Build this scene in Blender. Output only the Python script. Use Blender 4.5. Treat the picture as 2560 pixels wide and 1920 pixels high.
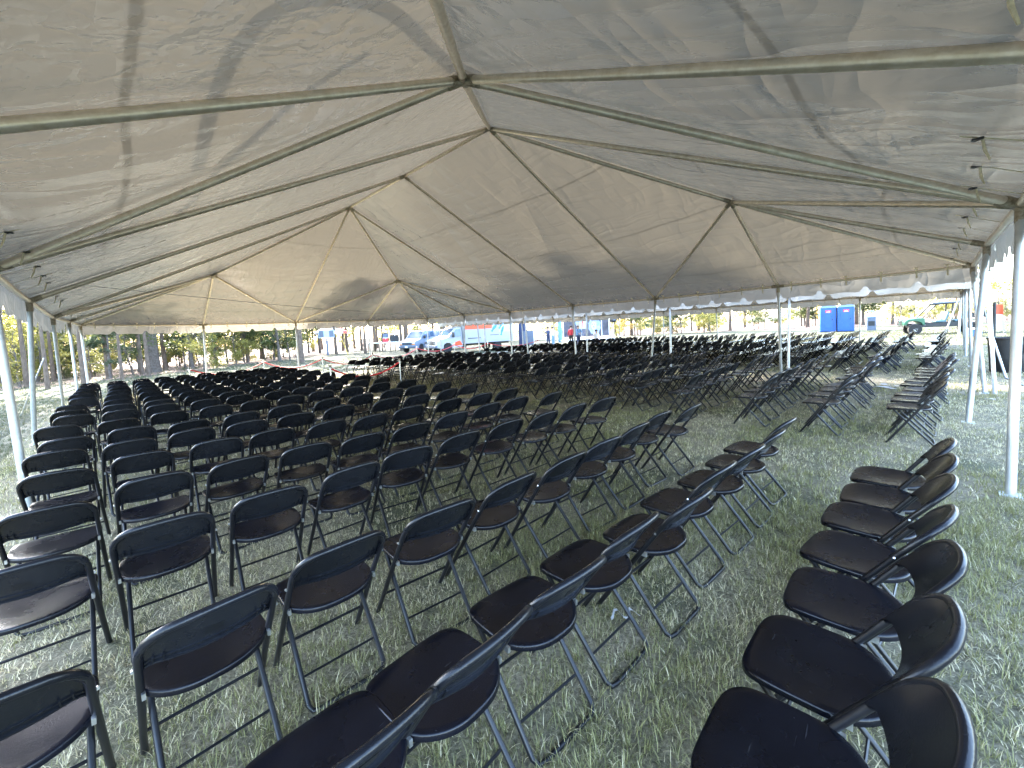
import bpy, bmesh, math, random
import numpy as np
from mathutils import Vector, Matrix, noise
random.seed(7); RNG = np.random.default_rng(11)
for o in list(bpy.data.objects): bpy.data.objects.remove(o)
scene = bpy.context.scene
COL = scene.collection
R_ = math.radians

# ------------------------------------------------------------------ camera
YAW, PITCH, ROLL = 0.8224, 0.0643, -0.0520
CAM = Vector((0.8234, 0.3802, 1.6436)); FPX, CX, CY = 1038.1, 1255.1, 893.2
F = Vector((math.cos(YAW)*math.cos(PITCH), math.sin(YAW)*math.cos(PITCH), -math.sin(PITCH)))
RT = F.cross(Vector((0, 0, 1))).normalized(); DN = F.cross(RT)
cr, sr = math.cos(ROLL), math.sin(ROLL)
RT, DN = RT*cr - DN*sr, RT*sr + DN*cr
cd = bpy.data.cameras.new('camera'); cam = bpy.data.objects.new('camera', cd); COL.objects.link(cam)
m = Matrix((RT, -DN, -F)).transposed().to_4x4(); m.translation = CAM; cam.matrix_world = m
cd.sensor_width = 36; cd.lens = FPX/2560*36
cd.shift_x = (1280-CX)/2560; cd.shift_y = -(960-CY)/2560
cd.clip_start = 0.05; cd.clip_end = 1500
scene.camera = cam

# ------------------------------------------------------------------ light
SUN_EL, SUN_AZ = R_(36), R_(82)          # azimuth from +x towards +y
w = bpy.data.worlds.new('World'); scene.world = w; w.use_nodes = True
nt = w.node_tree; sk = nt.nodes.new('ShaderNodeTexSky'); sk.sky_type = 'NISHITA'; sk.sun_disc = False
sk.sun_elevation = SUN_EL; sk.sun_rotation = math.pi/2 - SUN_AZ; sk.air_density = 1.0; sk.dust_density = 2.0; sk.ozone_density = 1.0
bg = nt.nodes['Background']; bg.inputs['Strength'].default_value = 0.15
nt.links.new(sk.outputs[0], bg.inputs['Color'])
sd = bpy.data.lights.new('sun', 'SUN'); sd.energy = 2.5; sd.angle = R_(0.6); sd.color = (1.0, 0.93, 0.82)
so = bpy.data.objects.new('sun', sd); COL.objects.link(so)
TOSUN = Vector((math.cos(SUN_AZ)*math.cos(SUN_EL), math.sin(SUN_AZ)*math.cos(SUN_EL), math.sin(SUN_EL)))
so.rotation_euler = (-TOSUN).to_track_quat('-Z', 'Y').to_euler(); so.location = (0, 0, 40)
vs = scene.view_settings; vs.view_transform = 'Standard'; vs.look = 'None'; vs.gamma = 1; vs.use_curve_mapping = False
vs.exposure = 4.25

# ------------------------------------------------------------------ pixel helpers (photo pixels, 2560 x 1920)
def ray(x, y): return RT*((x-CX)/FPX) + DN*((y-CY)/FPX) + F
def at_z(x, y, z=0.0):
    d = ray(x, y); return CAM + d*((z-CAM.z)/d.z)
def at_d(x, y, d): return CAM + ray(x, y)*d
def ground_d(x, d, z=0.0):               # point at height z, image column x, depth d
    a = RT*((x-CX)/FPX) + F; t = (z - CAM.z - a.z*d)/DN.z
    return CAM + a*d + DN*t
def pix(p):
    c = Vector(p)-CAM; f = c.dot(F); return CX+FPX*c.dot(RT)/f, CY+FPX*c.dot(DN)/f, f

# ------------------------------------------------------------------ materials
def mat(name, col=(.5, .5, .5), rough=.6, metal=0.0, var=0.0, vscale=8.0, bump=0.0, bscale=40.0, col2=None, spec=.5, objrand=0.0, detail=4):
    M = bpy.data.materials.new(name); M.use_nodes = True; N = M.node_tree.nodes; L = M.node_tree.links
    b = N['Principled BSDF']; b.inputs['Base Color'].default_value = (*col, 1); b.inputs['Roughness'].default_value = rough
    b.inputs['Metallic'].default_value = metal; b.inputs['Specular IOR Level'].default_value = spec
    tc = N.new('ShaderNodeTexCoord')
    if var > 0 or col2:
        n = N.new('ShaderNodeTexNoise'); n.inputs['Scale'].default_value = vscale; n.inputs['Detail'].default_value = detail; n.inputs['Roughness'].default_value = .65
        L.new(tc.outputs['Object'], n.inputs['Vector'])
        r = N.new('ShaderNodeValToRGB'); r.color_ramp.elements[0].position = .35; r.color_ramp.elements[1].position = .68
        c2 = col2 or tuple(min(1, c*(1+var)) for c in col); c1 = col if col2 else tuple(c*(1-var) for c in col)
        r.color_ramp.elements[0].color = (*c1, 1); r.color_ramp.elements[1].color = (*c2, 1)
        L.new(n.outputs['Fac'], r.inputs['Fac']); src = r.outputs['Color']
        if objrand > 0:
            oi = N.new('ShaderNodeObjectInfo'); mr = N.new('ShaderNodeMapRange'); mr.inputs['To Min'].default_value = 1-objrand; mr.inputs['To Max'].default_value = 1+objrand
            L.new(oi.outputs['Random'], mr.inputs['Value']); hs = N.new('ShaderNodeHueSaturation'); L.new(mr.outputs[0], hs.inputs['Value']); L.new(src, hs.inputs['Color']); src = hs.outputs['Color']
        L.new(src, b.inputs['Base Color'])
    if bump > 0:
        n2 = N.new('ShaderNodeTexNoise'); n2.inputs['Scale'].default_value = bscale; n2.inputs['Detail'].default_value = 5
        L.new(tc.outputs['Object'], n2.inputs['Vector']); bp = N.new('ShaderNodeBump'); bp.inputs['Strength'].default_value = bump; bp.inputs['Distance'].default_value = .02
        L.new(n2.outputs['Fac'], bp.inputs['Height']); L.new(bp.outputs[0], b.inputs['Normal'])
    return M

def fabric_mat(name, base, trans, fac, seams=False):
    M = bpy.data.materials.new(name); M.use_nodes = True; N = M.node_tree.nodes; L = M.node_tree.links
    b = N['Principled BSDF']; b.inputs['Roughness'].default_value = .27; b.inputs['Specular IOR Level'].default_value = .7
    geo = N.new('ShaderNodeNewGeometry')
    # broad soiling
    n = N.new('ShaderNodeTexNoise'); n.inputs['Scale'].default_value = .5; n.inputs['Detail'].default_value = 6; L.new(geo.outputs['Position'], n.inputs['Vector'])
    r = N.new('ShaderNodeValToRGB'); r.color_ramp.elements[0].position = .3; r.color_ramp.elements[1].position = .7
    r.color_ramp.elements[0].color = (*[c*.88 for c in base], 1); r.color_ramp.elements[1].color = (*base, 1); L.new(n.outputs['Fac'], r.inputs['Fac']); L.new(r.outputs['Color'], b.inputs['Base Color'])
    # wrinkles: pulled folds (stretched, warped) and sharp crinkles in patches
    def noise_(vec, sc, det, typ=None, ro=.5):
        n = N.new('ShaderNodeTexNoise'); n.inputs['Scale'].default_value = sc; n.inputs['Detail'].default_value = det; n.inputs['Roughness'].default_value = ro
        if typ: n.noise_type = typ
        L.new(vec, n.inputs['Vector']); return n
    def math_(op, a, b):
        n = N.new('ShaderNodeMath'); n.operation = op
        for k, v in enumerate((a, b)):
            if isinstance(v, (int, float)): n.inputs[k].default_value = v
            else: L.new(v, n.inputs[k])
        return n.outputs[0]
    wp = noise_(geo.outputs['Position'], .5, 2)
    vm = N.new('ShaderNodeVectorMath'); vm.operation = 'MULTIPLY_ADD'; vm.inputs[1].default_value = (.8, .8, .8); L.new(wp.outputs['Color'], vm.inputs[0]); L.new(geo.outputs['Position'], vm.inputs[2])
    hs = []
    for rot, scl, amp in ((-8, (2.2, .30, 1.4), .034), (38, (.30, 2.4, 1.1), .020), (-40, (4.5, .8, 2.5), .009)):
        mp = N.new('ShaderNodeMapping'); mp.inputs['Rotation'].default_value = (0, 0, R_(rot)); mp.inputs['Scale'].default_value = scl; L.new(vm.outputs[0], mp.inputs['Vector'])
        nz = noise_(mp.outputs[0], 1.0, 2, None, .5).outputs['Fac']; rg = math_('SUBTRACT', 1.0, math_('MULTIPLY', math_('ABSOLUTE', math_('SUBTRACT', nz, .5), 0), 4.0)); rg = math_('POWER', math_('MAXIMUM', rg, 0.0), 2.2)
        hs.append(math_('ADD', math_('MULTIPLY', rg, amp*.5), math_('MULTIPLY', nz, amp*.55)))
    def crease(sc):                                   # thin sharp creases: |noise - .5|
        nz = noise_(vm.outputs[0], sc, 2.5, None, .55); a_ = math_('ABSOLUTE', math_('SUBTRACT', nz.outputs['Fac'], .5), 0); return math_('MINIMUM', a_, .09)
    msk = noise_(geo.outputs['Position'], .42, 2); mk = N.new('ShaderNodeMapRange'); mk.inputs['From Min'].default_value = .48; mk.inputs['From Max'].default_value = .66; L.new(msk.outputs['Fac'], mk.inputs['Value'])
    sx_ = N.new('ShaderNodeSeparateXYZ'); L.new(geo.outputs['Position'], sx_.inputs[0]); xm = N.new('ShaderNodeMapRange'); xm.inputs['From Min'].default_value = 3.0; xm.inputs['From Max'].default_value = 7.5; xm.inputs['To Min'].default_value = 1.5; xm.inputs['To Max'].default_value = .35; L.new(sx_.outputs['X'], xm.inputs['Value'])
    cz = math_('MULTIPLY', math_('ADD', math_('MULTIPLY', crease(1.7), .09), math_('MULTIPLY', crease(4.4), .055)), math_('MULTIPLY', math_('ADD', mk.outputs[0], .10), xm.outputs[0]))
    hh = math_('ADD', math_('ADD', hs[0], hs[1]), cz)
    bp = N.new('ShaderNodeBump'); bp.inputs['Strength'].default_value = 1.0; bp.inputs['Distance'].default_value = 1.0; L.new(hh, bp.inputs['Height']); L.new(bp.outputs[0], b.inputs['Normal'])
    t = N.new('ShaderNodeBsdfTranslucent'); t.inputs['Color'].default_value = (*trans, 1); L.new(bp.outputs[0], t.inputs['Normal'])
    mx = N.new('ShaderNodeMixShader'); mx.inputs[0].default_value = fac; L.new(b.outputs[0], mx.inputs[1]); L.new(t.outputs[0], mx.inputs[2])
    if seams:                                         # welded double seams running level round the roof, grime along the eave
        at = N.new('ShaderNodeAttribute'); at.attribute_name = 'rise'; tot = None
        for lv in (.135, .43, .72):
            d_ = math_('ABSOLUTE', math_('SUBTRACT', at.outputs['Fac'], lv), 0); k = N.new('ShaderNodeMapRange'); k.inputs['From Min'].default_value = .0022; k.inputs['From Max'].default_value = .0036; k.inputs['To Min'].default_value = 1; k.inputs['To Max'].default_value = 0; L.new(d_, k.inputs['Value'])
            tot = k.outputs[0] if tot is None else math_('MAXIMUM', tot, k.outputs[0])
        L.new(math_('MULTIPLY', math_('SUBTRACT', 1.0, math_('MULTIPLY', tot, .38)), fac), mx.inputs[0])
        gn = noise_(geo.outputs['Position'], 5.5, 6, None, .7); g1 = N.new('ShaderNodeMapRange'); g1.inputs['From Min'].default_value = .0; g1.inputs['From Max'].default_value = .16; g1.inputs['To Min'].default_value = .2; g1.inputs['To Max'].default_value = -.12; L.new(at.outputs['Fac'], g1.inputs['Value'])
        g2 = N.new('ShaderNodeMapRange'); g2.inputs['From Min'].default_value = .58; g2.inputs['From Max'].default_value = .72; L.new(math_('ADD', gn.outputs['Fac'], g1.outputs[0]), g2.inputs['Value'])
        mg = N.new('ShaderNodeMix'); mg.data_type = 'RGBA'; mg.inputs[7].default_value = (.05, .042, .03, 1); L.new(math_('MULTIPLY', g2.outputs[0], .6), mg.inputs[0]); L.new(r.outputs['Color'], mg.inputs[6]); L.new(mg.outputs[2], b.inputs['Base Color'])
    L.new(mx.outputs[0], N['Material Output'].inputs['Surface']); return M

def leaf_mat(name, c1, c2):
    M = bpy.data.materials.new(name); M.use_nodes = True; N = M.node_tree.nodes; L = M.node_tree.links
    b = N['Principled BSDF']; b.inputs['Roughness'].default_value = .5
    at = N.new('ShaderNodeAttribute'); at.attribute_name = 'shade'; oi = N.new('ShaderNodeObjectInfo')
    ad = N.new('ShaderNodeMath'); ad.operation = 'MULTIPLY_ADD'; ad.inputs[1].default_value = .5; L.new(oi.outputs['Random'], ad.inputs[0])
    sc = N.new('ShaderNodeMath'); sc.operation = 'MULTIPLY'; sc.inputs[1].default_value = .5; L.new(at.outputs['Fac'], sc.inputs[0]); L.new(sc.outputs[0], ad.inputs[2])
    r = N.new('ShaderNodeValToRGB'); r.color_ramp.elements[0].color = (*c1, 1); r.color_ramp.elements[1].color = (*c2, 1); L.new(ad.outputs[0], r.inputs['Fac']); L.new(r.outputs[0], b.inputs['Base Color'])
    t = N.new('ShaderNodeBsdfTranslucent'); L.new(r.outputs[0], t.inputs['Color']); mx = N.new('ShaderNodeMixShader'); mx.inputs[0].default_value = .45
    L.new(b.outputs[0], mx.inputs[1]); L.new(t.outputs[0], mx.inputs[2]); L.new(mx.outputs[0], N['Material Output'].inputs['Surface']); return M

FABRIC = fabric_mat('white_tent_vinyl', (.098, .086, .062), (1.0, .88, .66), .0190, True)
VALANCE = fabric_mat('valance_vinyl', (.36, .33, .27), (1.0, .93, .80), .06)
SHADESTRIP = bpy.data.materials.new('see_through_shade_strip'); SHADESTRIP.use_nodes = True  # see-through material of the added roof strips, softens the shadow they cast
_n = SHADESTRIP.node_tree; _t = _n.nodes.new('ShaderNodeBsdfTransparent'); _m = _n.nodes.new('ShaderNodeMixShader'); _m.inputs[0].default_value = .62; _n.nodes['Principled BSDF'].inputs['Base Color'].default_value = (.5, .46, .38, 1)
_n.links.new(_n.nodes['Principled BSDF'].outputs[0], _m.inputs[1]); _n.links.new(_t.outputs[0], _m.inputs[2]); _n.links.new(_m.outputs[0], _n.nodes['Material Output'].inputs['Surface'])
GALV = mat('galvanised_pipe', (.68, .60, .47), .30, .6, col2=(.86, .79, .67), vscale=14, bump=.08, bscale=60)
LEGM = mat('galvanised_leg', (.46, .48, .49), .38, .3, col2=(.58, .60, .60), vscale=9, bump=.05, bscale=60)
RUST = mat('weathered_fitting', (.24, .20, .14), .5, .5, col2=(.52, .47, .36), vscale=30)
STRAP = mat('cream_webbing', (.75, .68, .48), .8, var=.2, vscale=40)
BLACKP = mat('black_chair_plastic', (.0025, .003, .006), .30, col2=(.0055, .006, .010), vscale=6, bump=.04, bscale=180, objrand=.25, spec=.30)
BLACKM = mat('black_chair_steel', (.006, .0065, .009), .32, col2=(.012, .012, .014), vscale=20, objrand=.2, spec=.4)
def scuff(M):
    N = M.node_tree.nodes; L = M.node_tree.links; b = N['Principled BSDF']; tc = N.new('ShaderNodeTexCoord'); oi = N.new('ShaderNodeObjectInfo')
    ad = N.new('ShaderNodeVectorMath'); ad.operation = 'MULTIPLY_ADD'; ad.inputs[1].default_value = (37, 91, 53); L.new(oi.outputs['Random'], ad.inputs[0]); L.new(tc.outputs['Object'], ad.inputs[2])
    def nz(sc, scale, det=4):
        mp = N.new('ShaderNodeMapping'); mp.inputs['Scale'].default_value = scale; L.new(ad.outputs[0], mp.inputs['Vector']); n = N.new('ShaderNodeTexNoise'); n.inputs['Scale'].default_value = sc; n.inputs['Detail'].default_value = det; n.inputs['Roughness'].default_value = .6; L.new(mp.outputs[0], n.inputs['Vector']); return n.outputs['Fac']
    def rng(src, a, c, lo, hi):
        r = N.new('ShaderNodeMapRange'); r.inputs['From Min'].default_value = a; r.inputs['From Max'].default_value = c; r.inputs['To Min'].default_value = lo; r.inputs['To Max'].default_value = hi; L.new(src, r.inputs['Value']); return r.outputs[0]
    L.new(rng(nz(4, (1, 1, 1)), .3, .75, .20, .34), b.inputs['Roughness'])
    k = N.new('ShaderNodeMath'); k.operation = 'MAXIMUM'; L.new(rng(nz(9, (1, 14, 4), 2), .70, .76, 0, .35), k.inputs[0]); L.new(rng(nz(60, (1, 1, 1), 2), .74, .80, 0, .5), k.inputs[1])
    old = b.inputs['Base Color'].links[0].from_socket; mx = N.new('ShaderNodeMix'); mx.data_type = 'RGBA'; mx.inputs[7].default_value = (.06, .06, .065, 1); L.new(k.outputs[0], mx.inputs[0]); L.new(old, mx.inputs[6]); L.new(mx.outputs[2], b.inputs['Base Color'])
scuff(BLACKP)
BACKM = mat('black_chair_back_plastic', (.006, .0065, .009), .36, col2=(.010, .011, .0145), vscale=5, bump=.05, bscale=160, objrand=.3, spec=.30)  # paler than the seat plastic: bluish sheen put into the colour
scuff(BACKM)
LABELM = mat('label_plate_dark', (.004, .0045, .007), .5)
ZINC = mat('zinc_bracket', (.62, .63, .64), .28, .9, var=.15, vscale=60)
WHITE = mat('white_paint', (.78, .79, .80), .3, var=.04, vscale=3)
WHITEPL = mat('white_plastic', (.75, .75, .74), .5, var=.05)
VWHITE = mat('vehicle_white', (.34, .35, .36), .3, var=.05, vscale=2)
GLASS = mat('dark_window_glass', (.05, .09, .14), .08, spec=.8)
TYRE = mat('tyre_rubber', (.018, .018, .018), .85, var=.2)
STEEL = mat('bright_steel', (.65, .66, .68), .25, .9, var=.1)
REDROPE = mat('red_velvet_rope', (.50, .012, .02), .6, var=.2, vscale=30)
DARK = mat('black_plastic', (.015, .016, .018), .5, var=.2)
RED = mat('red_paint', (.55, .03, .03), .45, var=.1)
ORANGE = mat('orange_red_band', (.68, .09, .03), .4, var=.05)
BLUEPL = mat('blue_toilet_plastic', (.012, .085, .32), .45, var=.1, vscale=3)
BLUEL = mat('pale_blue_roof', (.16, .26, .38), .5)
GREEN = mat('green_utv_paint', (.025, .11, .06), .35, var=.1)
TEAL = mat('teal_vinyl_seat', (.07, .14, .16), .5, var=.15)
GREYB = mat('grey_blue_board', (.10, .125, .17), .5, var=.1)
AMBER = mat('amber_lens', (.75, .25, .02), .2)
LENS = mat('clear_lens', (.7, .72, .74), .1, .3)
WOOD = mat('weathered_wood', (.16, .11, .07), .8, col2=(.30, .22, .15), vscale=12)
BARK = mat('grey_bark', (.07, .056, .045), .9, col2=(.15, .125, .105), vscale=9, bump=.7, bscale=14)
BARK2 = mat('pine_bark', (.075, .05, .034), .9, col2=(.15, .11, .08), vscale=6, bump=.7, bscale=10)
SKIN = mat('skin', (.55, .33, .24), .5)
NAVY = mat('navy_cloth', (.03, .045, .10), .8, var=.2)
SKYBLUE = mat('light_blue_cloth', (.16, .30, .50), .8, var=.15)
REDC = mat('red_cloth', (.55, .03, .035), .8, var=.15)
WHITEC = mat('white_cloth', (.72, .70, .68), .85, var=.1)
HAIR = mat('dark_hair', (.03, .02, .015), .6)
BANNER = mat('dark_printed_banner', (.03, .03, .04), .5, col2=(.12, .11, .13), vscale=1.2)
LIONB = mat('pale_blue_print', (.22, .30, .48), .55, col2=(.42, .52, .70), vscale=5)
YROPE = mat('yellow_strap', (.65, .45, .06), .7)
FOIL = mat('silver_sheet', (.5, .52, .55), .4, .3)

# ------------------------------------------------------------------ mesh builder
class MB:
    def __init__(s): s.v = []; s.f = []; s.mi = []; s.cur = 0
    def add(s, vs, fs):
        o = len(s.v); s.v += [tuple(v) for v in vs]; s.f += [tuple(i+o for i in f) for f in fs]; s.mi += [s.cur]*len(fs); return s
    def box(s, c, d, rz=0, M=None):
        hx, hy, hz = d[0]/2, d[1]/2, d[2]/2; q = Matrix.Rotation(rz, 3, 'Z'); c = Vector(c)
        vs = [c+q@Vector((x*hx, y*hy, z*hz)) for z in (-1, 1) for y in (-1, 1) for x in (-1, 1)]
        if M: vs = [M@v for v in vs]
        return s.add(vs, [(0, 2, 3, 1), (4, 5, 7, 6), (0, 1, 5, 4), (2, 6, 7, 3), (0, 4, 6, 2), (1, 3, 7, 5)])
    def tube(s, pts, r, n=8, caps=True, closed=False):
        pts = [Vector(p) for p in pts]; k = len(pts); rr = r if isinstance(r, (list, tuple)) else [r]*k
        vs = []; up = None
        for i, p in enumerate(pts):
            if closed: t = (pts[(i+1) % k]-pts[i-1])
            else: t = pts[min(i+1, k-1)]-pts[max(i-1, 0)]
            t.normalize()
            if up is None: up = Vector((0, 0, 1)) if abs(t.z) < .9 else Vector((1, 0, 0))
            a = (up-t*up.dot(t)).normalized(); b = t.cross(a); up = a
            vs += [p+(a*math.cos(2*math.pi*j/n)+b*math.sin(2*math.pi*j/n))*rr[i] for j in range(n)]
        fs = []
        for i in range(k if closed else k-1):
            i2 = (i+1) % k
            fs += [(i*n+j, i*n+(j+1) % n, i2*n+(j+1) % n, i2*n+j) for j in range(n)]
        if caps and not closed: fs += [tuple(range(n-1, -1, -1)), tuple((k-1)*n+j for j in range(n))]
        return s.add(vs, fs)
    def lathe(s, prof, n=16, c=(0, 0, 0), axis='z'):
        c = Vector(c); vs = []
        for r, z in prof:
            for j in range(n):
                a = 2*math.pi*j/n; p = Vector((r*math.cos(a), r*math.sin(a), z))
                if axis == 'y': p = Vector((p.x, p.z, p.y))
                vs.append(c+p)
        k = len(prof); fs = [(i*n+j, i*n+(j+1) % n, (i+1)*n+(j+1) % n, (i+1)*n+j) for i in range(k-1) for j in range(n)]
        fs += [tuple(range(n-1, -1, -1)), tuple((k-1)*n+j for j in range(n))]
        return s.add(vs, fs)
    def grid(s, fn, nu, nv):
        vs = [fn(i/nu, j/nv) for j in range(nv+1) for i in range(nu+1)]
        return s.add(vs, [(j*(nu+1)+i, j*(nu+1)+i+1, (j+1)*(nu+1)+i+1, (j+1)*(nu+1)+i) for j in range(nv) for i in range(nu)])
    def prism(s, prof, hw, axis='y', c=0.0):       # side profile (x,z), half width per point or function
        n = len(prof); h = [hw(x, z) if callable(hw) else hw for x, z in prof]
        vs = [(x, c-h[i], z) for i, (x, z) in enumerate(prof)]+[(x, c+h[i], z) for i, (x, z) in enumerate(prof)]
        return s.add(vs, [tuple(range(n)), tuple(range(2*n-1, n-1, -1))]+[(i, i+n, (i+1) % n+n, (i+1) % n) for i in range(n)])
    def poly(s, pts, th, nrm):
        nrm = Vector(nrm)*th; n = len(pts); a = [Vector(p) for p in pts]
        return s.add(a+[p+nrm for p in a], [tuple(range(n-1, -1, -1)), tuple(range(n, 2*n))]+[(i, (i+1) % n, (i+1) % n+n, i+n) for i in range(n)])
    def mesh(s, name, mats, smooth=True):
        me = bpy.data.meshes.new(name); me.from_pydata([tuple(v) for v in s.v], [], s.f)
        for m_ in (mats if isinstance(mats, (list, tuple)) else [mats]): me.materials.append(m_)
        me.polygons.foreach_set('material_index', s.mi)
        bm = bmesh.new(); bm.from_mesh(me); bmesh.ops.recalc_face_normals(bm, faces=bm.faces); bm.to_mesh(me); bm.free()
        if smooth:
            me.polygons.foreach_set('use_smooth', [True]*len(me.polygons)); me.set_sharp_from_angle(angle=R_(38))
        me.update(); return me
    def build(s, name, mats, parent=None, smooth=True, bevel=0):
        o = bpy.data.objects.new(name, s.mesh(name, mats, smooth)); COL.objects.link(o)
        if parent: o.parent = parent
        if bevel:
            b = o.modifiers.new('bevel', 'BEVEL'); b.width = bevel; b.segments = 2; b.limit_method = 'ANGLE'; b.angle_limit = R_(40)
        return o
def link(name, me, parent=None, loc=None):
    o = bpy.data.objects.new(name, me); COL.objects.link(o)
    if parent: o.parent = parent
    if loc is not None: o.location = loc
    return o
def tag(o, label=None, cat=None, group=None, kind=None):
    for k, v in (('label', label), ('category', cat), ('group', group), ('kind', kind)):
        if v: o[k] = v
    return o
def thing(name, loc, rz, label, cat, group=None):
    o = bpy.data.objects.new(name, None); COL.objects.link(o); o.location = loc; o.rotation_euler = (0, 0, rz); o.empty_display_size = .2
    return tag(o, label, cat, group)
def copy_tree(o, parent=None):
    c = o.copy(); COL.objects.link(c)
    if parent: c.parent = parent
    for ch in KIDS.get(o.name, []):
        copy_tree(ch, c)
    return c
KIDS = {}
def note_kids(o):
    KIDS[o.name] = [x for x in bpy.data.objects if x.parent == o]
    for x in KIDS[o.name]: note_kids(x)
ORD = ['zero', 'first', 'second', 'third', 'fourth', 'fifth', 'sixth', 'seventh', 'eighth', 'ninth', 'tenth', 'eleventh', 'twelfth', 'thirteenth', 'fourteenth', 'fifteenth', 'sixteenth', 'seventeenth', 'eighteenth', 'nineteenth']

# ------------------------------------------------------------------ ground
def ground_mat(name, ca, cb):
    M = bpy.data.materials.new(name); M.use_nodes = True; N = M.node_tree.nodes; L = M.node_tree.links; b = N['Principled BSDF']; b.inputs['Roughness'].default_value = .95
    geo = N.new('ShaderNodeNewGeometry')
    def nz(sc, d=6, ro=.65):
        n = N.new('ShaderNodeTexNoise'); n.inputs['Scale'].default_value = sc; n.inputs['Detail'].default_value = d; n.inputs['Roughness'].default_value = ro; L.new(geo.outputs['Position'], n.inputs['Vector']); return n
    a = nz(.9); c = nz(55, 5, .75)
    r1 = N.new('ShaderNodeValToRGB'); e = r1.color_ramp.elements; e[0].position = .38; e[0].color = (*ca, 1); e[1].position = .66; e[1].color = (*cb, 1)
    L.new(a.outputs['Fac'], r1.inputs['Fac'])
    r2 = N.new('ShaderNodeValToRGB'); e = r2.color_ramp.elements; e[0].position = .35; e[0].color = (.35, .35, .3, 1); e[1].position = .7; e[1].color = (1.5, 1.5, 1.35, 1); L.new(c.outputs['Fac'], r2.inputs['Fac'])
    mx = N.new('ShaderNodeMix'); mx.data_type = 'RGBA'; mx.blend_type = 'MULTIPLY'; mx.inputs[0].default_value = 1; L.new(r1.outputs[0], mx.inputs[6]); L.new(r2.outputs[0], mx.inputs[7]); L.new(mx.outputs[2], b.inputs['Base Color'])
    bp = N.new('ShaderNodeBump'); bp.inputs['Strength'].default_value = .8; bp.inputs['Distance'].default_value = .03; L.new(c.outputs['Fac'], bp.inputs['Height']); L.new(bp.outputs[0], b.inputs['Normal'])
    return M
g = MB(); g.grid(lambda a, b: ((a-.5)*1400, (b-.5)*1400, 0), 8, 8)
tag(g.build('ground', ground_mat('lawn_soil', (.03, .04, .018), (.085, .085, .05)), smooth=False), kind='structure')
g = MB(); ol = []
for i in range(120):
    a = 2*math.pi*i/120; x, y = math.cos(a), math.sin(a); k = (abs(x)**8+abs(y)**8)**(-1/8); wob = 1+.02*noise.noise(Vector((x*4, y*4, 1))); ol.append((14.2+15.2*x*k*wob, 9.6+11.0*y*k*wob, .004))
g.add(ol, [tuple(range(120))]); tag(g.build('lightened_turf', ground_mat('lightened_turf_soil', (.14, .135, .08), (.42, .345, .26)), smooth=False), kind='structure')  # ground under the tents, colour lightened to offset the shade there
LITTER = mat('leaf_litter', (.10, .056, .036), .9, col2=(.24, .165, .125), vscale=2.2, bump=.9, bscale=6, detail=10)
def litter(name, pts, z):
    mb = MB(); mb.add([(x, y, z) for x, y in pts], [tuple(range(len(pts)))]); return tag(mb.build(name, LITTER, smooth=False), kind='structure')

# forest edge polyline (x=u, y=v), clockwise from far left to far right
EDGE = [(-40, 14), (-22, 22), (-12, 27), (-6, 30.5), (0, 33), (5, 36), (9, 39), (14, 44), (20, 50), (28, 54), (36, 56), (44, 53), (50, 46), (54, 38), (57, 28), (60, 18), (62, 8), (63, -6), (64, -30)]
def edge_pts(shift=0.0, step=1.5, wob=.9):
    out = []
    c = Vector((10, 5))
    for (a, b) in zip(EDGE, EDGE[1:]):
        a, b = Vector(a), Vector(b); n = max(2, int((b-a).length/step))
        for i in range(n):
            p = a.lerp(b, i/n); d = (p-c).normalized(); k = noise.noise(Vector((p.x*.35, p.y*.35, 3)))*wob
            out.append(p+d*(shift+k))
    return out
ep = edge_pts(); outer = [(Vector(p)-Vector((10, 5))).normalized()*160+Vector((10, 5)) for p in ep]
mb = MB(); n = len(ep); mb.add([(p.x, p.y, .004) for p in ep]+[(p.x, p.y, .004) for p in outer], [(i, i+1, n+i+1, n+i) for i in range(n-1)])
tag(mb.build('leaf_litter', LITTER, smooth=False), kind='structure')

# ------------------------------------------------------------------ tents
BAY, EZ, RH, HF = 3.3528, 2.48, 3.268, .442
TRI = [((0,0),(1,0),(1,1)), ((1,0),(2,0),(1,1)), ((1,1),(2,0),(2,2)), ((2,0),(3,1),(2,2)), ((2,0),(3,0),(3,1)), ((3,0),(4,0),(3,1)),
       ((0,0),(1,1),(0,1)), ((0,1),(1,1),(0,2)), ((0,2),(1,1),(2,2)), ((0,2),(2,2),(0,3)), ((0,3),(2,2),(2,3)), ((0,3),(2,3),(0,4)), ((0,4),(2,3),(2,4)), ((0,4),(2,4),(1,5)), ((0,4),(1,5),(0,5)), ((0,5),(1,5),(0,6)),
       ((4,0),(4,1),(3,1)), ((4,1),(4,2),(3,1)), ((4,2),(2,2),(3,1)), ((4,2),(4,3),(2,2)), ((4,3),(2,3),(2,2)), ((4,3),(4,4),(2,3)), ((4,4),(2,4),(2,3)), ((4,4),(3,5),(2,4)), ((4,4),(4,5),(3,5)), ((4,5),(4,6),(3,5)),
       ((0,6),(1,5),(1,6)), ((1,6),(1,5),(2,6)), ((2,6),(1,5),(2,4)), ((2,6),(2,4),(3,5)), ((2,6),(3,5),(3,6)), ((3,6),(3,5),(4,6))]
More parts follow.
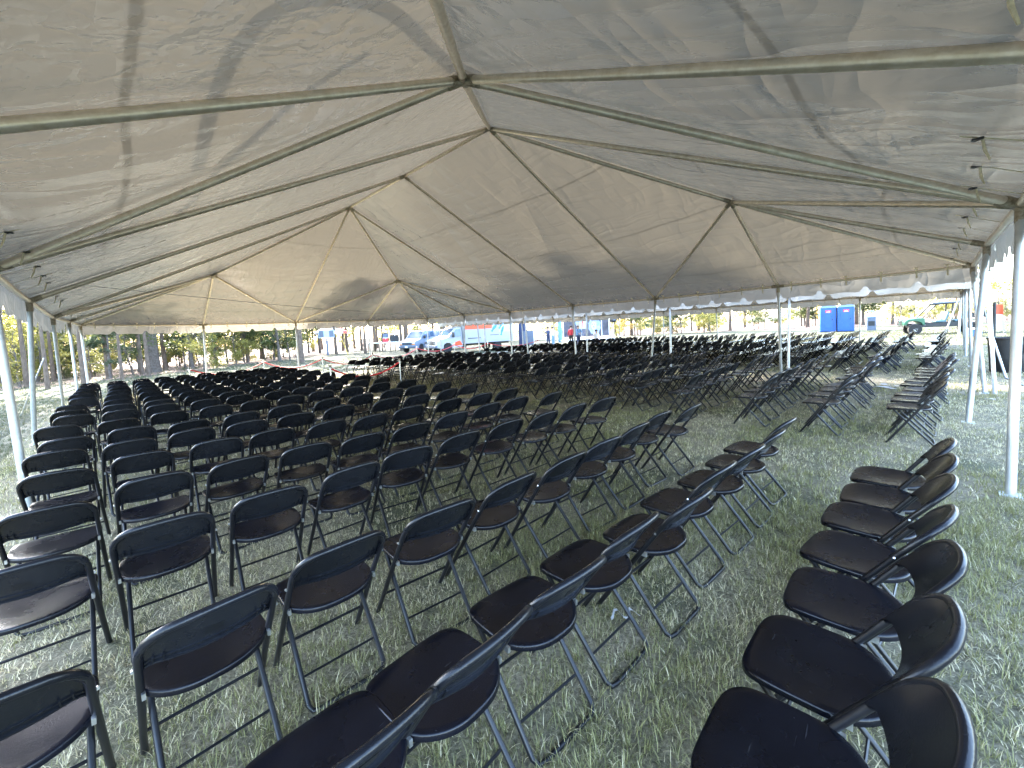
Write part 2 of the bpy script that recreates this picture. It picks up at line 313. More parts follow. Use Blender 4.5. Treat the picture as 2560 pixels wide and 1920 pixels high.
RAFT = [((1,1),(1,0)), ((1,1),(0,1)), ((1,1),(2,0)), ((1,1),(0,2)), ((0,0),(1,1)), ((1,1),(2,2)), ((2,2),(2,0)), ((2,2),(0,2)), ((2,2),(4,2)), ((2,2),(3,1)), ((3,1),(4,0)), ((3,1),(3,0)), ((3,1),(2,0)), ((3,1),(4,1)), ((3,1),(4,2)),
        ((2,3),(0,3)), ((2,3),(4,3)), ((2,4),(0,4)), ((2,4),(4,4)), ((2,4),(2,6)), ((2,4),(1,5)), ((1,5),(0,6)), ((1,5),(0,5)), ((1,5),(0,4)), ((1,5),(1,6)), ((1,5),(2,6)), ((2,4),(3,5)), ((3,5),(4,6)), ((3,5),(4,5)), ((3,5),(4,4)), ((3,5),(3,6)), ((3,5),(2,6))]
RIDGE = [((2,2),(2,3)), ((2,3),(2,4))]
PER = [(i, 0) for i in range(4)]+[(4, j) for j in range(6)]+[(i, 6) for i in range(4, 0, -1)]+[(0, j) for j in range(6, 0, -1)]
MEAS = {(1,1):(1159,200),(2,2):(1223,321),(2,3):(1010,441),(2,4):(874,519),(3,1):(1827,505),(1,5):(533,688),(3,5):(995,702),(2,0):(2553,511),(3,0):(2467,612),(4,0):(2432,664),(4,1):(1945,716),(4,2):(1638,747),(4,3):(1431,764),(4,4):(1274,779.5),(4,5):(1159.5,788),(4,6):(1068,797),(3,6):(921,801.5),(2,6):(739,806),(1,6):(508,812),(0,6):(201,813),(0,5):(172,804),(0,4):(132,794),(0,3):(72,753)}
def make_tent(name, label, ox, meas, feet, wrink, EZ=EZ):
    root = thing(name, (ox, 0, 0), 0, label, 'tent', 'white frame tents over the seating')
    P = {}
    for nd in set(sum([list(t) for t in TRI], [])):
        h = 0 if nd in PER else (RH if nd in RIDGE[0]+RIDGE[1] else RH*HF)
        p = Vector((ox+nd[0]*BAY, nd[1]*BAY, EZ+h))
        if nd in meas:
            x, y, d = pix(p); p = at_d(meas[nd][0], meas[nd][1], d)
        P[nd] = p-Vector((ox, 0, 0))
    OFF = Vector((0, 0, .055)); ctr = Vector((2*BAY, 3*BAY, 0))
    def out(nd):                                   # push fabric edge just outside the rail
        p = P[nd]+OFF
        if nd in PER: p = p+Vector((-.07 if nd[0] == 0 else .07 if nd[0] == 4 else 0, -.07 if nd[1] == 0 else .07 if nd[1] == 6 else 0, -.035))
        return p
    for t in TRI:
        a, b, c = [out(q) for q in t]; n = 34 if meas else 12; mbt = MB(); vs = []; idx = {}; hts = []; ih = [0 if q in PER else (1 if q in RIDGE[0]+RIDGE[1] else HF) for q in t]
        nr = (b-a).cross(c-a).normalized(); nr = nr if nr.z > 0 else -nr
        for i in range(n+1):
            for j in range(n+1-i):
                k = n-i-j; p = (a*i+b*j+c*k)/n; bl = 27*i*j*k/n**3
                q = Vector((p.x+ox, p.y, p.z))
                edge = min(1, 14*min(i, j, k)/n)
                dsp = -.06*bl + wrink*edge*(noise.noise(q*.8)*.022+noise.noise(Vector((q.x*1.6+q.y*.9, q.y*3.1-q.x*1.2, q.z)))*.018+abs(noise.noise(Vector((q.x*2.3-q.y*1.7, q.y*1.1+q.x*.9, q.z*2))))*.006)
                idx[(i, j)] = len(vs); vs.append(p+nr*dsp); hts.append((ih[0]*i+ih[1]*j+ih[2]*k)/n)
        fs = []
        for i in range(n):
            for j in range(n-i):
                fs.append((idx[i, j], idx[i+1, j], idx[i, j+1]))
                if j < n-i-1: fs.append((idx[i+1, j], idx[i+1, j+1], idx[i, j+1]))
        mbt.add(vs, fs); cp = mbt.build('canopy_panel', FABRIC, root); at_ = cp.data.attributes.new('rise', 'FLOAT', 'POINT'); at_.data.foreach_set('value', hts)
    def pipe(nm, a, b, r, m_, sag=0.0):
        q = MB(); pts = [a.lerp(b, i/6)+Vector((0, 0, -sag*math.sin(math.pi*i/6))) for i in range(7)]; q.tube(pts, r, 12); return q.build(nm, m_, root)
    for a, b in RAFT: pipe('rafter', P[a], P[b], .036, GALV, .012)
    for a, b in RIDGE: pipe('ridge_pipe', P[a], P[b], .036, GALV)
    for i, nd in enumerate(PER): pipe('eave_rail', P[nd], P[PER[(i+1) % len(PER)]], .034, GALV, .01)
    for nd in P:                                   # sleeves of the joint fittings
        q = MB(); nb = [b if a == nd else a for a, b in RAFT+RIDGE if nd in (a, b)]
        for o_ in nb:
            d = (P[o_]-P[nd]).normalized(); q.tube([P[nd], P[nd]+d*.16], .042, 10)
        if nd in PER:
            i = PER.index(nd)
            for o_ in (PER[i-1], PER[(i+1) % len(PER)]):
                d = (P[o_]-P[nd]).normalized(); q.tube([P[nd], P[nd]+d*.14], .040, 10)
            q.tube([P[nd], P[nd]-Vector((0, 0, .16))], .041, 10)
        q.build('joint_fitting', RUST, root)
    for nd in PER:
        if nd == (0, 0): continue
        top = P[nd]-Vector((0, 0, .1)); ft = feet.get(nd)
        ft = ft-Vector((ox, 0, 0)) if ft else Vector((P[nd].x+random.uniform(-.08, .08), P[nd].y+random.uniform(-.08, .08), 0))
        q = MB(); q.tube([ft+Vector((0, 0, -.02)), ft.lerp(top, .5), top], .034, 14); lg = q.build('leg', LEGM, root)
        q = MB(); q.box(ft+Vector((0, 0, .006)), (.13, .13, .012)); q.build('base_plate', LEGM, lg)
    # valance with notched hem, one strip per bay
    for i, nd in enumerate(PER):
        n2 = PER[(i+1) % len(PER)]; a, b = out(nd), out(n2); L_ = (b-a).length; nn = 96; q = MB(); d = (b-a).normalized(); nrm = Vector((d.y, -d.x, 0)); vs = []
        for k in range(nn+1):
            s_ = k/nn; p = a.lerp(b, s_)+Vector((0, 0, -.02*math.sin(math.pi*s_)*0))
            ph = (s_*4+.5) % 1-.5; x = abs(ph)*L_/4; nt_ = 0
            if x < .085: pass
            nt_ = .125/(1+(x/.062)**4)
            hgt = .335-nt_ + .018*math.cos(ph*2*math.pi*.9)
            wv = .02*math.sin(s_*L_*5+i)+.025*noise.noise(Vector((s_*L_*1.5, i*7.3, 0)))
            for lv in (0, .35, .7, 1): vs.append(p+nrm*(wv*lv+.015*lv)+Vector((0, 0, -hgt*lv)))
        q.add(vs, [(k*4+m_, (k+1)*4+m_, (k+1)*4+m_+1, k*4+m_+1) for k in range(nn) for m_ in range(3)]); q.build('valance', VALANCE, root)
    return root, P
FEET = {(2,0): at_z(2526, 1239), (3,0): at_z(2420, 1057), (4,0): at_z(2462, 984), (4,1): at_z(1953, 931), (0,2): at_z(74, 1290), (0,3): at_z(87, 1112), (0,4): at_z(159, 1020), (4,2): at_z(1627, 929), (0,1): Vector((-.1, 3.3, 0))}
T1, P1 = make_tent('frame_tent', 'large white frame tent overhead with steel rafters, sheltering the nearer chair blocks', 0, MEAS, FEET, 1.0)
T2, P2 = make_tent('frame_tent', 'second white frame tent standing beyond the far eave of the near tent', 14.45, {}, {}, .6, 2.34)

# webbing ties along the near rails and small hooks on the others
tie = MB(); tie.add([(-.016, 0, -.02), (.016, 0, -.02), (.014, .36, .150), (-.014, .36, .150), (-.016, -.02, -.07), (.016, -.02, -.07)], [(0, 1, 2, 3), (4, 5, 1, 0)])
tie.tube([(0, .27, .10), (.02, .26, .04), (.03, .24, -.02)], [.007, .008, .005], 5)
TIE = tie.mesh('tie_strap', STRAP); bk = MB(); bk.box((0, .29, .108), (.035, .05, .010)); bk.tube([(-.03, .27, .10), (.03, .30, .105)], .005, 5); BKL = bk.mesh('buckle', DARK)
hk = MB(); hk.add([(-.014, .05, .05), (.014, .05, .05), (.014, .0, -.14), (-.014, 0, -.14)], [(0, 1, 2, 3)]); hk.tube([(-.03, .05, .06), (.035, .06, .075)], .014, 5); HOOK = hk.mesh('rail_hook', STRAP)
for rt, P in ((T1, P1), (T2, P2)):
    for i, nd in enumerate(PER):
        a, b = P[nd], P[PER[(i+1) % len(PER)]]; d = (b-a).normalized(); inw = Vector((-d.y, d.x, 0))
        side = nd[1] == 0 and PER[(i+1) % len(PER)][1] == 0 or nd[0] == 0 and PER[(i+1) % len(PER)][0] == 0
        k = 4 if (side and rt is T1) else 6
        for j in range(k):
            p = a.lerp(b, (j+.5)/k+random.uniform(-.02, .02)); rz = math.atan2(inw.y, inw.x)-math.pi/2
            if side and rt is T1 and (i*7+j*3) % 4 == 3: continue
            if side and rt is T1:
                t = link('tie_strap', TIE, rt, p+Vector((0, 0, .03))); t.rotation_euler = (random.uniform(-.03, .03), 0, rz+random.uniform(-.15, .15)); link('buckle', BKL, t)
            elif nd[1] < 6 or rt is T1:
                t = link('rail_hook', HOOK, rt, p+inw*.02); t.rotation_euler = (0, 0, rz+random.uniform(-.2, .2))
# ropes and braces
def rope(name, pts, r, m_, label, cat, group=None, n=6):
    q = MB(); q.tube(pts, r, n); o = q.build(name, m_); return tag(o, label, cat, group)
a, b = at_d(18, 693, 6.2), P1[(4, 5)]+Vector((-.1, .2, .03))
rope('line_rope', [a.lerp(b, i/12)-Vector((0, 0, .16*math.sin(math.pi*i/12))) for i in range(13)], .006, WHITEC, 'thin pale line strung across under the tent from left eave to far corner', 'rope')

# two strips added over the near roof slope to cast shade through the vinyl
def roof_hit(x, y):
    d = ray(x, y); t = 1.0
    for _ in range(30):
        p = CAM+d*t; zr = EZ+.055+.455*max(0, p.x); t += (zr-p.z)/(d.z-.455*d.x)
    return CAM+d*t
def shade_strip(pts, wdt, lab):
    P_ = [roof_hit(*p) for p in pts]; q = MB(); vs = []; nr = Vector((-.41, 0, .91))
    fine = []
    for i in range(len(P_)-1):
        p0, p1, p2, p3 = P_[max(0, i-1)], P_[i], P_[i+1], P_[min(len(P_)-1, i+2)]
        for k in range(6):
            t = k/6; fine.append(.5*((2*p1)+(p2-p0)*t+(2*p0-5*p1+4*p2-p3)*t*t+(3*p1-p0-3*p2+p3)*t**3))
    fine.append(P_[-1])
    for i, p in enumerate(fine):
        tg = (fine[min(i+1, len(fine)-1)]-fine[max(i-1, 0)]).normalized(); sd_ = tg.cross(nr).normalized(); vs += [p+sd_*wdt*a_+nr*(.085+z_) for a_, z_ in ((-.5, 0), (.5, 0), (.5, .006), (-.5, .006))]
    q.add(vs, [(4*i+a_, 4*i+(a_+1) % 4, 4*i+4+(a_+1) % 4, 4*i+4+a_) for i in range(len(fine)-1) for a_ in range(4)]); tag(q.build('roof_shade_strip', SHADESTRIP), lab, 'strap')
shade_strip([(505, 420), (530, 320), (560, 240), (600, 150), (660, 80), (740, 45), (850, 38), (950, 62), (1040, 130), (1110, 190)], .10, 'broad added strip arching over the near roof slope to cast a shadow band')
shade_strip([(455, 545), (560, 420), (650, 330), (760, 245), (900, 150)], .07, 'straight added strip over the near roof slope, casting shade below the arching one')

# ------------------------------------------------------------------ folding chair
def chair_meshes(hi):
    n1, n2, tn = (18, 10, 10) if hi else (8, 4, 6)
    M = {}
    def seat_pt(a, b, z):                           # a in -1..1 across, b in -1..1 rear..front
        e = 4.6 if b > 0 else 2.9; r = (abs(a)**e+abs(b)**e)**(1/e) if (a or b) else 1; mxx = max(abs(a), abs(b)) or 1
        k = mxx/r
        a2, b2 = a*k, b*k; hw = .203 if b2 > -.2 else .203-.055*((-b2-.2)/.8)**2
        return Vector((a2*hw, .025+b2*.2, z-.012*(1-a2*a2)*(1-b2*b2)*1.2-(.016*max(0, b2-.55)**2/.2)))
    q = MB(); N = n1
    top = [seat_pt(-1+2*i/N, -1+2*j/N, .447) for j in range(N+1) for i in range(N+1)]
    fs = [(j*(N+1)+i, j*(N+1)+i+1, (j+1)*(N+1)+i+1, (j+1)*(N+1)+i) for j in range(N) for i in range(N)]
    ring = [i for i in range(N+1)]+[j*(N+1)+N for j in range(1, N+1)]+[N*(N+1)+i for i in range(N-1, -1, -1)]+[j*(N+1) for j in range(N-1, 0, -1)]
    o = len(top); k = len(ring); off = lambda f, dz: [top[i]+Vector((top[i].x*f, (top[i].y-.025)*f, dz)) for i in ring]; r1 = off(.018, -.0022); ra = off(.030, -.007); rb = off(.033, -.013); r2 = off(.030, -.024)
    r3 = [Vector((p.x*.94, .025+(p.y-.025)*.94, p.z)) for p in r2]
    fs += [(ring[i], ring[(i+1) % k], o+(i+1) % k, o+i) for i in range(k)]
    for m_ in range(4): fs += [(o+m_*k+i, o+m_*k+(i+1) % k, o+(m_+1)*k+(i+1) % k, o+(m_+1)*k+i) for i in range(k)]
    fs.append(tuple(o+4*k+i for i in range(k)))
    q.add(top+r1+ra+rb+r2+r3, fs); M['seat'] = q.mesh('seat', BLACKP)
    # front frame: foot -> seat pivot -> back arch -> down
    zt = .742; lean = lambda z: .235-.505*(z/.76) + (.02*max(0, (z-.45)/.3)**2*-1)
    def arch(rad_n):
        pts = [(-.212, lean(.0), .0), (-.209, lean(.2), .2), (-.206, lean(.44), .44), (-.206, lean(.60), .60)]
        c = .105; zc = zt-c
        bw = lambda x: -.022*(1-(x/.206)**2)
        for i in range(rad_n+1):
            a_ = math.pi-(math.pi/2)*i/rad_n; x, z = -.206+c+c*math.cos(a_), zc+c*math.sin(a_); pts.append((x, lean(z)+bw(x), z))
        for x in ((-.07, -.035, 0) if rad_n > 3 else (-.05, 0)): z = zt+.006*(1-(x/.101)**2); pts.append((x, lean(z)+bw(x), z))
        return pts+[(-x, y, z) for x, y, z in reversed(pts[:-1])]
    q = MB(); q.tube(arch(5 if hi else 3), .0132, tn)
    M['front_frame'] = q.mesh('front_frame', BLACKM)
    # backrest: curved panel inside the arch, lip over the tube
    q = MB(); nb = 22 if hi else 8; hb = 7 if hi else 3
    def bk_pt(s_, t_):
        x = s_*.197; bow = -.046*(1-s_*s_)
        zt_ = zt+.001-(.105-math.sqrt(max(0, .105**2-max(0, abs(x)-.097)**2)))*.97+.006*(1-s_*s_)
        zb = .575+.010*(s_**2) - (.022*max(0, abs(s_)-.86)/.14)
        z = zb+(zt_-zb)*t_; dep = bow*(1-t_)**.75
        return Vector((x, lean(z)-.022*(1-(x/.206)**2)+dep*.62+.011-.005*t_, z))
    fr = [[bk_pt(-1+2*i/nb, j/hb) for i in range(nb+1)] for j in range(hb+1)]
    vs = [p for row in fr for p in row]; vs2 = [p+Vector((0, .007, .003)) for p in vs]
    W = nb+1; fs = [(j*W+i, j*W+i+1, (j+1)*W+i+1, (j+1)*W+i) for j in range(hb) for i in range(nb)]
    K = len(vs); fs2 = [tuple(K+a_ for a_ in f) for f in fs]
    ring = [i for i in range(W)]+[j*W+nb for j in range(1, hb+1)]+[hb*W+i for i in range(nb-1, -1, -1)]+[j*W for j in range(hb-1, 0, -1)]
    fs3 = [(ring[i], ring[(i+1) % len(ring)], K+ring[(i+1) % len(ring)], K+ring[i]) for i in range(len(ring))]
    q.add(vs+vs2, fs+fs2+fs3)
    lip = [p for p in arch(5 if hi else 3) if p[2] > .60]; q.tube([(x*.995, y+.001, z+.001) for x, y, z in lip], [.0133]+[.0150]*(len(lip)-2)+[.0133], tn)
    low = [bk_pt(-1+2*i/nb, 0)+Vector((0, -.004, 0)) for i in range(nb+1)]; q.tube(low, .0055, 5 if hi else 4)
    if hi:
        low2 = [bk_pt(-.97+1.94*i/nb, .16)+Vector((0, -.003, 0)) for i in range(nb+1)]; q.tube(low2, .003, 4)
        for s_ in (-.86, -.72, .72, .86):
            a_, b_ = bk_pt(s_, .02), bk_pt(s_, .24); q.tube([a_+Vector((0, -.008, 0)), b_+Vector((0, -.008, 0))], .0035, 5)
    M['backrest'] = q.mesh('backrest', BACKM)
    if hi:
        q = MB(); c_ = [bk_pt(s_, t_)+Vector((0, -.0015, 0)) for s_, t_ in ((-.14, .3), (.14, .3), (.14, .48), (-.14, .48))]; q.add(c_, [(0, 1, 2, 3)]); M['label_plate'] = q.mesh('label_plate', LABELM)
    # rear frame: under the seat front -> ground, joined by a ground bar
    rl = [(-.178, .165, .425), (-.178, .02, .25), (-.178, -.17, .03), (-.165, -.19, .012), (-.13, -.197, .010)]
    q = MB(); q.tube(rl+[(0, -.197, .010)]+[(-x, y, z) for x, y, z in reversed(rl)], .0115, tn)
    M['rear_frame'] = q.mesh('rear_frame', BLACKM)
    def bar(a, b, r):
        q = MB(); q.tube([a, b], r, 6 if hi else 4); return q.mesh('crossbar', BLACKM)
    M['crossbar'] = [bar((-.209, lean(.16), .16), (.209, lean(.16), .16), .0075), bar((-.178, .165, .424), (.178, .165, .424), .008)]
    if hi:
        M['crossbar'].append(bar((-.178, -.095, .115), (.178, -.095, .115), .006)); M['bracket'] = []; M['rivet'] = []
        for s_ in (-1, 1):
            q = MB(); q.box((s_*.2, -.045, .43), (.012, .085, .022)); q.box((s_*.198, -.002, .431), (.014, .06, .018)); M['bracket'].append(q.mesh('bracket', ZINC))
            q = MB(); q.lathe([(.006, -.004), (.006, .004)], 8, (s_*.221, lean(.575), .575), 'y'); M['rivet'].append(q.mesh('rivet', ZINC))
    return M
HI, LO = chair_meshes(True), chair_meshes(False)
def chair_proto(M, name='folding_chair'):
    r = thing(name, (0, 0, 0), 0, 'black folding chair', 'chair'); 
    for k in ('seat', 'backrest', 'front_frame', 'rear_frame', 'crossbar', 'bracket', 'rivet'):
        for x in (M.get(k, []) if isinstance(M.get(k), list) else [M[k]] if k in M else []): link(k, x, r)
    if 'label_plate' in M:
        b = [x for x in bpy.data.objects if x.parent == r and x.name.startswith('backrest')][0]; link('label_plate', M['label_plate'], b)
    return r
CH_HI = chair_proto(HI); CH_LO = chair_proto(LO)
bpy.context.view_layer.update(); note_kids(CH_HI); note_kids(CH_LO)
ROWV = [.38, 1.30, 2.2, 3.25, 4.15, 5.03, 5.93, 6.76, 7.86, 8.87, 9.8, 10.75, 11.9, 13.1, 14.2, 15.3, 16.3, 17.2]
MEASURED = {1: [(1.17,1.28),(1.56,1.3),(2.03,1.33),(2.5,1.33),(2.98,1.27)],
 2: [(.47,2.12),(1.0,2.12),(1.5,2.2),(2.04,2.18),(2.55,2.19),(3.08,2.16),(3.65,2.22),(4.17,2.24),(4.78,2.32),(5.27,2.23)],
 3: [(.45,3.11),(.95,3.15),(1.47,3.19),(1.99,3.22),(2.51,3.29),(3.04,3.33),(3.62,3.32),(4.14,3.3),(4.64,3.27),(5.22,3.24)],
 4: [(.45,3.98),(.95,4.16),(1.47,4.19),(1.99,4.16),(2.47,4.07),(2.98,4.08),(3.55,4.16),(4.16,4.23),(4.70,4.27),(5.24,4.13)],
 5: [(.43,5.02),(.93,5.15),(1.47,5.08),(1.97,5.11),(2.46,4.99),(2.95,4.93),(3.52,5.04),(4.12,5.01),(4.64,4.94),(5.2,4.96)],
 6: [(.35,5.99),(.84,5.93),(1.36,5.97),(1.87,5.88),(2.43,5.86),(2.97,5.94)], 7: [(.35,6.76),(.89,6.79),(1.41,6.72),(1.95,6.67)]}
BLK = [('near', .42), ('second', 8.0), ('third', 15.4), ('fourth', 22.6)]
slots = []
for bi, (bn, u0) in enumerate(BLK):
    for r, v in enumerate(ROWV):
        for c in range(10):
            u = u0+c*.533+random.uniform(-.025, .025)+(-.15 if bi == 0 and r > 7 else 0)+random.uniform(-.1, .1)*(c == 0); vv = v+random.uniform(-.06, .06)+.04*math.sin(r*2.1+c*.7)
            if bi == 0:
                if r == 0 and c < 3: continue
                if r == 1 and c < 1: continue
                if r == 0: u = 2.05+(c-3)*.466+random.uniform(-.012, .012); vv = .385+random.uniform(-.015, .015)
                L_ = MEASURED.get(r)
                if L_:
                    k = c-(1 if r == 1 else 0)
                    if r == 1: u0r = 1.17
                    if k < len(L_): u, vv = L_[k]
                    elif r == 1: u, vv = 3.50+(k-5)*.52, 1.30+random.uniform(-.03, .03)
            if r == 17 and bi == 3 and c > 6: continue
            slots.append((bi, r, c, u, vv))
slots.sort(key=lambda s: (Vector((s[3], s[4], .4))-CAM).length)
used = {True: False, False: False}; far = []
for i, (bi, r, c, u, v) in enumerate(slots):
    rz = random.gauss(0, R_(3.0)); loc = Vector((u, v+.258, 0)); loc.z = 0
    if i < 298:
        hi = i < 125; P = CH_HI if hi else CH_LO
        if not used[hi]: o = P; used[hi] = True
        else: o = copy_tree(P)
        o.location = loc; o.rotation_euler = (random.uniform(-.012, .012), random.uniform(-.012, .012), rz)
        s_ = random.uniform(.99, 1.01); o.scale = (s_, s_, s_)
        pos = ('%s chair from the left end' % ORD[c+1]) if c < 5 else ('%s chair from the right end' % ORD[10-c])
        if bi == 0 and r == 0: pos = '%s chair from the near end' % ORD[c-2]
        rw = 'nearest row' if r == 0 else '%s nearest row' % ORD[r+1]
        tag(o, 'black folding chair, %s block, %s, %s' % (BLK[bi][0], rw, pos), 'chair', 'black folding chairs set out in rows')
    else: far.append((loc, rz))
# the several hundred chairs farther off
def far_chair(mb, loc, rz):
    q = Matrix.Translation(loc)@Matrix.Rotation(rz, 4, 'Z')
    def T(p): return q@Vector(p)
    mb.add([T(p) for p in ((-.15, -.17, .44), (.15, -.17, .44), (.2, -.02, .445), (.2, .18, .445), (.15, .225, .437), (-.15, .225, .437), (-.2, .18, .445), (-.2, -.02, .445))]+[T(p) for p in ((-.15, -.17, .415), (.15, -.17, .415), (.2, -.02, .42), (.2, .18, .42), (.15, .225, .415), (-.15, .225, .415), (-.2, .18, .42), (-.2, -.02, .42))],
           [tuple(range(8)), tuple(range(15, 7, -1))]+[(i, i+8, (i+1) % 8+8, (i+1) % 8) for i in range(8)])
    b = [(-.2, -.14, .565), (-.1, -.17, .56), (.1, -.17, .56), (.2, -.14, .565), (.2, -.205, .68), (.155, -.245, .74), (0, -.26, .755), (-.155, -.245, .74), (-.2, -.205, .68)]
    mb.add([T(p) for p in b]+[T((x, y+.018, z)) for x, y, z in b], [tuple(range(9)), tuple(range(17, 8, -1))]+[(i, i+9, (i+1) % 9+9, (i+1) % 9) for i in range(9)])
    for s_ in (-1, 1):
        mb.tube([T((s_*.21, .235, 0)), T((s_*.206, -.06, .44)), T((s_*.2, -.2, .68))], .0125, 4, False); mb.tube([T((s_*.178, .165, .42)), T((s_*.178, -.19, .01))], .0115, 4, False)
    mb.tube([T((-.178, -.19, .012)), T((.178, -.19, .012))], .011, 4, False)
mb = MB()
for l_, rz in far: far_chair(mb, l_, rz)
tag(mb.build('distant_folding_chairs', BLACKP), 'mass of black folding chairs in rows filling the second tent', 'chairs', kind='stuff')
# ------------------------------------------------------------------ grass (countless: one object per kind of cover)
def grass_mat():
    M = bpy.data.materials.new('grass_blades'); M.use_nodes = True; N = M.node_tree.nodes; L = M.node_tree.links; b = N['Principled BSDF']; b.inputs['Roughness'].default_value = .55
    at = N.new('ShaderNodeAttribute'); at.attribute_name = 'tint'; L.new(at.outputs['Color'], b.inputs['Base Color'])
    t = N.new('ShaderNodeBsdfTranslucent'); L.new(at.outputs['Color'], t.inputs['Color']); mx = N.new('ShaderNodeMixShader'); mx.inputs[0].default_value = .3
    L.new(b.outputs[0], mx.inputs[1]); L.new(t.outputs[0], mx.inputs[2]); L.new(mx.outputs[0], N['Material Output'].inputs['Surface']); return M
GRASSM = grass_mat()
def vnoise(x, y, s, seed):
    r = np.random.default_rng(seed); T_ = r.random((64, 64)); X, Y = x*s, y*s; xi, yi = np.floor(X).astype(int), np.floor(Y).astype(int); fx, fy = X-xi, Y-yi
    fx = fx*fx*(3-2*fx); fy = fy*fy*(3-2*fy); g_ = lambda a, b: T_[a % 64, b % 64]
    return g_(xi, yi)*(1-fx)*(1-fy)+g_(xi+1, yi)*fx*(1-fy)+g_(xi, yi+1)*(1-fx)*fy+g_(xi+1, yi+1)*fx*fy
def grass(name, d0, d1, dens, segs, hgt, wid, label, sf=1.0):
    fx_, fy_ = F.x, F.y; n_ = math.hypot(fx_, fy_); fx_, fy_ = fx_/n_, fy_/n_; px_, py_ = fy_, -fx_
    half = 1.38; area = half*(d1**2-d0**2)+ (d1-d0)*1.2; n = int(area*dens)
    d = np.sqrt(RNG.random(n)*(d1**2-d0**2)+d0**2); s = (RNG.random(n)*2-1)*(d*half+.6)
    x = CAM.x+fx_*d+px_*s; y = CAM.y+fy_*d+py_*s
    ncl = n//7; ci = RNG.integers(0, ncl, n); ang0 = RNG.random(n)*2*np.pi; rr = np.abs(RNG.normal(0, .017, n))*(1+d/6); x0_, y0_ = x[ci], y[ci]; x = x[ci]+np.cos(ang0)*rr; y = y[ci]+np.sin(ang0)*rr; d = d[ci]; ch = (.6+.8*RNG.random(ncl))[ci]
    dry = vnoise(x, y, .9, 1)*.55+vnoise(x, y, 2.7, 2)*.3+vnoise(x, y, 8, 3)*.15
    keep = RNG.random(n) < np.clip(1.25-dry*.9, .35, 1); x, y, d, dry, ang0, ch = x[keep], y[keep], d[keep], dry[keep], ang0[keep], ch[keep]; n = len(x)
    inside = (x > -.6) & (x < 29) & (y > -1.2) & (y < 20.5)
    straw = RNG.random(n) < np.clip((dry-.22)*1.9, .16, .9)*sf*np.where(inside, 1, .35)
    h = hgt*(.45+RNG.random(n)*.9)*(1-.35*dry)*np.where(straw, .85, 1)*ch; a = ang0+RNG.normal(0, .7, n); lean = np.clip(RNG.normal(.75, .45, n), .05, 1.9)+straw*.35
    cur = RNG.normal(.5, .4, n); wd = wid*(.6+.8*RNG.random(n))
    dx, dy = np.cos(a), np.sin(a); sx, sy = -dy, dx
    pts = []; ang = lean*.45; cx, cy, cz = x.copy(), y.copy(), np.full(n, -.002)
    V = []
    for k in range(segs+1):
        t = k/segs; wk = wd*(1-t*.9)*.5
        if k == segs: V.append(np.stack([cx, cy, cz], 1))
        else: V.append(np.stack([cx-sx*wk, cy-sy*wk, cz], 1)); V.append(np.stack([cx+sx*wk, cy+sy*wk, cz], 1))
        st = h/segs; cx = cx+dx*np.sin(ang)*st; cy = cy+dy*np.sin(ang)*st; cz = np.maximum(cz+np.cos(ang)*st, .004); ang = ang+(lean*.55+cur)/segs
    vp = 2*segs+1; co = np.stack(V, 1).reshape(-1, 3)
    base = (np.arange(n)*vp)[:, None]; loops = []; sizes = []
    for k in range(segs-1): loops.append(base+np.array([2*k, 2*k+1, 2*k+3, 2*k+2])); sizes.append(4)
    loops.append(base+np.array([2*segs-2, 2*segs-1, 2*segs])); sizes.append(3)
    lv = np.concatenate(loops, 1).ravel(); st = np.cumsum([0]+sizes[:-1]); tot = sum(sizes)
    ls = ((np.arange(n)*tot)[:, None]+st).ravel()
    me = bpy.data.meshes.new(name); me.vertices.add(n*vp); me.vertices.foreach_set('co', co.ravel().astype(np.float32))
    me.loops.add(len(lv)); me.loops.foreach_set('vertex_index', lv.astype(np.int32)); me.polygons.add(len(ls)); me.polygons.foreach_set('loop_start', ls.astype(np.int32))
    me.update(calc_edges=True)
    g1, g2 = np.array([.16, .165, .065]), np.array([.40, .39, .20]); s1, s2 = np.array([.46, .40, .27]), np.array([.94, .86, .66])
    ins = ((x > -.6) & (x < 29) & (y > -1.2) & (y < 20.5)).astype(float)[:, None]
    r = RNG.random((n, 1)); col = np.where(straw[:, None], s1+(s2-s1)*r, g1+(g2-g1)*r); col = col*(.38+.62*ins)*np.where(ins > .5, np.array([[1.0, .965, .84]]), np.array([[.92, 1.0, .9]])); col = np.concatenate([col, np.ones((n, 1))], 1)  # blades outside the tents darkened, inside kept pale, to even out the daylight
    ca = me.color_attributes.new('tint', 'FLOAT_COLOR', 'POINT'); ca.data.foreach_set('color', np.repeat(col, vp, 0).ravel().astype(np.float32))
    me.materials.append(GRASSM); o = bpy.data.objects.new(name, me); COL.objects.link(o); return tag(o, label, 'grass', kind='stuff')
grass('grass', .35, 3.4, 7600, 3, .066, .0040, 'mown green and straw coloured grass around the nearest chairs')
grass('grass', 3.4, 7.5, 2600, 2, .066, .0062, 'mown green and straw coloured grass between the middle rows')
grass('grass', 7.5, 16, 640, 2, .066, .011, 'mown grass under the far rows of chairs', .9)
grass('grass', 16, 34, 55, 1, .09, .03, 'mown grass beyond the tents', .4)

